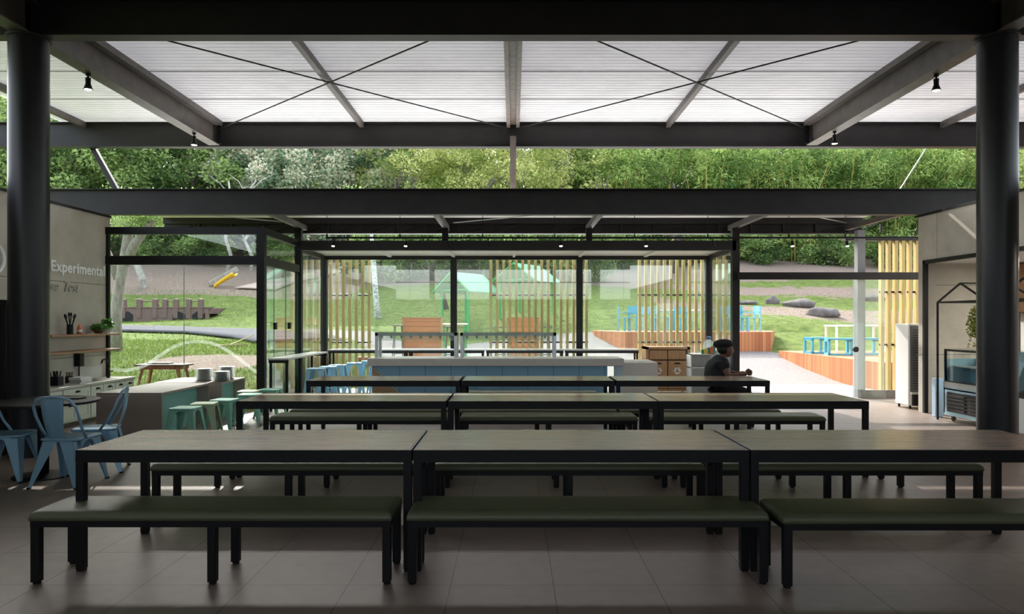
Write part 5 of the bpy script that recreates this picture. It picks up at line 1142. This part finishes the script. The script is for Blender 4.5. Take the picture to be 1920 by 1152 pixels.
front = [('dark', 0, -35.5, 'dark tree at the left picture edge'), ('dark', 1, -31, 'dark branching tree behind the left column'), ('dark', 0, -26.5, 'dark tree right of the left column, above the lower beam'), ('dark', 1, -22.3, 'dark tree with pale bare branches, left of the cream flowering trees'),
         ('cream', 0, -18.4, 'leftmost cream flowering tree, rounded crown'), ('cream', 1, -14.2, 'second cream flowering tree from the left'), ('cream', 0, -10.2, 'third cream flowering tree, bluish green crown'), 
         ('lacy', 0, -7.0, 'light airy tree left of the short brown post'), ('lacy', 1, -3.6, 'yellow green tree just left of the short brown post'), ('lacy', 0, .2, 'yellow green tree right behind the short brown post'), ('lacy', 1, 3.6, 'yellow green tree between the post and the bamboo'),
         ('bamboo', 0, 7.2, 'leftmost bamboo clump of the front row'), ('bamboo', 1, 10.2, 'second bamboo clump from the left'), ('bamboo', 0, 13.4, 'third bamboo clump from the left, bending over the slope'), ('bamboo', 1, 16.6, 'fourth bamboo clump from the left'), ('bamboo', 0, 19.8, 'fifth bamboo clump, left of the slanting cable'), ('bamboo', 1, 23.2, 'sixth bamboo clump, behind the slanting cable'), ('bamboo', 0, 26.6, 'seventh bamboo clump, left of the right column'), ('bamboo', 1, 30.0, 'bamboo clump behind the right column'), ('lacy', 1, 34, 'yellow green tree at the right picture edge')]
rr = random.Random(3)
for kind, var, x, lb in front:
    plant(kind, var, x, 51 + rr.uniform(-1.2, 1.2), lb, rr.uniform(.98, 1.12), rr.uniform(0, 6.28), GR[kind])
for i in range(17):
    x = -41 + i * 5.1; kind = 'dark' if x < -20 or i % 3 == 0 else ('bamboo' if x > 6 else 'lacy')
    plant(kind, i % 2, x + rr.uniform(-.8, .8), 57.5 + rr.uniform(-1, 1), {'dark': 'dark tree in the back row of the wood', 'lacy': 'light tree in the back row of the wood', 'bamboo': 'bamboo clump in the back row of the wood'}[kind], rr.uniform(1.15, 1.3), rr.uniform(0, 6.28), {'dark': 'dark trees in the back row', 'lacy': 'light trees in the back row', 'bamboo': 'bamboo clumps in the back row'}[kind])
for i in range(13):
    x = -44 + i * 7.4
    plant('dark', i % 2, x, 65, 'dark tree in the last row of the wood', 1.5, rr.uniform(0, 6.28), 'dark trees in the last row')
# understorey shrubs below the crowns
def make_shrub(seed, m, s=.2, grp=None):
    rng = np.random.default_rng(seed); e = empty('shrub'); leaves_obj('foliage', leaf_mesh('foliage', rng, crown(rng, .1, 2.2, 1.7, 40, .3), 4500, s, .25), m, e)
    mb = MB()
    for i in range(6): a = i * 1.05; mb.cyl((0, 0, -.1), (.7 * math.cos(a), .7 * math.sin(a), 1.4), .03, .01, n=5)
    mb.build('stems', M_BARKD, e); return e
sh = [make_shrub(31, LF_DARK), make_shrub(32, LF_DARK)]
for i in range(17):
    x = -38 + i * 4.5; y = 47.6 + rr.uniform(-.8, .8)
    if -12.5 < x < -9.5: continue
    lb = 'dark shrub at the foot of the wood'; loc = (x, y, G(x, y) - .05)
    if i < 2: sh[i].location = loc; tag(sh[i], lb, 'shrub', 'shrubs at the foot of the wood')
    else: dup(sh[i % 2], loc, rr.uniform(0, 6), lb, 'shrubs at the foot of the wood', (1.1, 1.1, rr.uniform(.7, 1.1)))
for i, x in enumerate((-7.6, -5.6, -3.6, -1.7, .3, 2.2, 4.1)):
    y = 39.8 + rr.uniform(-.5, .5); dup(sh[i % 2], (x, y, G(x, y) - .05), rr.uniform(0, 6), ['shrub behind the left slat screen', 'shrub right of the speckled white trunk', 'shrub behind the first green playhouse', 'shrub between the two playhouses', 'shrub behind the second green playhouse', 'shrub behind the right half of the middle slats', 'shrub left of the turquoise chairs, at the lawn edge'][i], 'shrubs at the upper lawn edge', (1.0, 1.0, rr.uniform(1.2, 1.5)))
# tree by the kitchen glass
rng = np.random.default_rng(77)
tl = empty('tree', (-9.05, 16.6, G(-9, 16.6)), 0, 'old tree with thick pale trunk just outside the kitchen glass', 'tree')
MB().tube([(0, 0, -.3), (.02, 0, .8), (.12, 0, 1.6), (.26, 0, 2.2), (.25, .1, 2.7), (.3, .2, 3.2)], [.17, .12, .11, .12, .09, .04], n=12).tube([(.26, 0, 2.0), (.5, -.1, 2.4), (.8, -.1, 2.8), (1.1, 0, 3.2)], [.11, .10, .08, .05], n=8).tube([(.1, 0, 1.6), (-.3, .2, 2.3), (-.7, .3, 3)], [.1, .08, .05], n=8).build('trunk', M_BARK, tl, smooth=True)
leaves_obj('foliage', leaf_mesh('foliage', rng, [((1.1 + rng.normal() * .5, rng.normal() * .6, 2.9 + rng.random() * .6), .38, .6) for _ in range(16)] + [((rng.normal() * 1.5, rng.normal() * .8, 2.9 + rng.random() * .5), .42, .3) for _ in range(22)], 12000, .065, .25), LF_DARK, tl)
tw = empty('tree', (PX(272, 36.4), 36.4, G(PX(272, 36.4), 36.4)), 0, 'small flowering tree with crooked pale trunk on the lawn edge behind the play boat', 'tree')
MB().tube([(0, 0, -.3), (-.15, 0, .5), (-.35, 0, 1.0), (-.75, 0, 1.5), (-1.05, 0, 2.1), (-.9, 0, 3.0)], [.22, .17, .16, .14, .12, .06], n=10).tube([(-.9, 0, 1.7), (-.2, .2, 2.6), (.3, .3, 3.3)], [.1, .07, .04], n=6).build('trunk', M_BARKW, tw, smooth=True)
C = [((-.4 + rng.normal() * 1.1, rng.normal() * .9, 2.9 + rng.random() * 1.8), .6, .5) for _ in range(34)]
leaves_obj('foliage', leaf_mesh('foliage', rng, C, 5000, .17, .25), LF_BLUE, tw); leaves_obj('blossom', leaf_mesh('blossom', rng, C, 2600, .16, .36), LF_CREAM, tw)
bz = empty('tree', (PX(709, 30), 30, G(PX(709, 30), 30)), 0, 'leaning white speckled tree trunk behind the left slat screen', 'tree')
MB().tube([(0, 0, -.2), (-.08, 0, .8), (-.14, 0, 1.5), (-.2, 0, 2.5), (-.3, 0, 3.7)], [.16, .12, .11, .1, .06], n=10).build('trunk', mat('white_speckled_bark', (.55, .53, .50), .9, var=.9, vscale=14), bz, smooth=True)
leaves_obj('foliage', leaf_mesh('foliage', rng, [((-.3 + rng.normal() * .5, rng.normal() * .5, 3.4 + rng.random() * .7), .35, .3) for _ in range(12)], 1500, .09, .25), LF_DARK, bz)
dt = empty('tree', (PX(838, 31), 31, G(PX(838, 31), 31)), 0, 'small dark twisted bare tree beside the first green playhouse', 'tree')
MB().tube([(0, 0, -.2), (-.25, 0, .9), (-.7, 0, 1.6), (-.95, 0, 2.3)], [.14, .10, .08, .03], n=8).tube([(-.7, 0, 1.6), (-.5, 0, 2.1), (-.2, 0, 2.3)], [.07, .05, .02], n=6).tube([(-.4, 0, 1.2), (-.9, 0, 1.5), (-1.1, 0, 1.9)], [.06, .05, .02], n=6).build('trunk', M_BARKD, dt, smooth=True)
# bare pale trunks standing in front of the wood
for i, (px, lb) in enumerate(((424, 'pale forked bare tree left of the pinkish path'), (470, 'slim pale trunk right of the pinkish path'), (745, 'slim trunk right of the speckled one'), (905, 'slim dark trunk behind the green playhouse'), (1140, 'slim trunk behind the right slat screen'), (1262, 'slim trunk behind the recycling cabinet'))):
    y = 44.5; x = PX(px, y); e = empty('bare_tree', (x, y, G(x, y)), 0, lb + ', in front of the wood', 'tree', 'bare trunks before the wood'); r_ = np.random.default_rng(90 + i)
    trunk(r_, 5.5, .13, M_BARKW if i < 2 else M_BARKD, e, 9, .7); 
# grass blades
def blades():
    rng = np.random.default_rng(9); V, T_ = [], []
    def field(n, x0, x1, y0, y1, hh, skip):
        k = 0
        while k < n:
            x, y = rng.uniform(x0, x1), rng.uniform(y0, y1)
            if skip(x, y): k += 1; continue
            z = ground(x, y) - .01; a = rng.random() * 6.28; h = hh * rng.uniform(.5, 1.3); w_ = .012 * hh / .08; dx, dy = math.cos(a) * w_, math.sin(a) * w_; lx, ly = rng.normal() * h * .5, rng.normal() * h * .5
            V.extend([(x - dx, y - dy, z), (x + dx, y + dy, z), (x + lx, y + ly, z + h)]); T_.append(rng.random()); k += 1
    field(26000, -12, -4.5, 12.45, 19, .07, lambda x, y: ((x + 6.3) / 1.5) ** 2 + ((y - 15.1) / 1.0) ** 2 < .7)
    field(16000, -22, 3, 26, 36, .07, lambda x, y: False)
    field(8000, -26, -8, 19, 28, .07, lambda x, y: abs(y - (24.3 - (x + 13) * .12)) < 1.9 and x < -8)
    field(6000, 3, 20, 26.5, 36, .07, lambda x, y: rng.random() < .4)
    m = len(V) // 3; me = bpy.data.meshes.new('grass_blades'); me.from_pydata(V, [], [(3 * i, 3 * i + 1, 3 * i + 2) for i in range(m)])
    at = me.attributes.new('tone', 'FLOAT', 'POINT'); at.data.foreach_set('value', np.repeat(np.array(T_, np.float32), 3)); me.materials.append(LF_GRASS)
    o = bpy.data.objects.new('grass_blades', me); COL.objects.link(o); tag(o, 'short green grass covering the mound and the lawn', 'grass', kind='stuff')
blades()
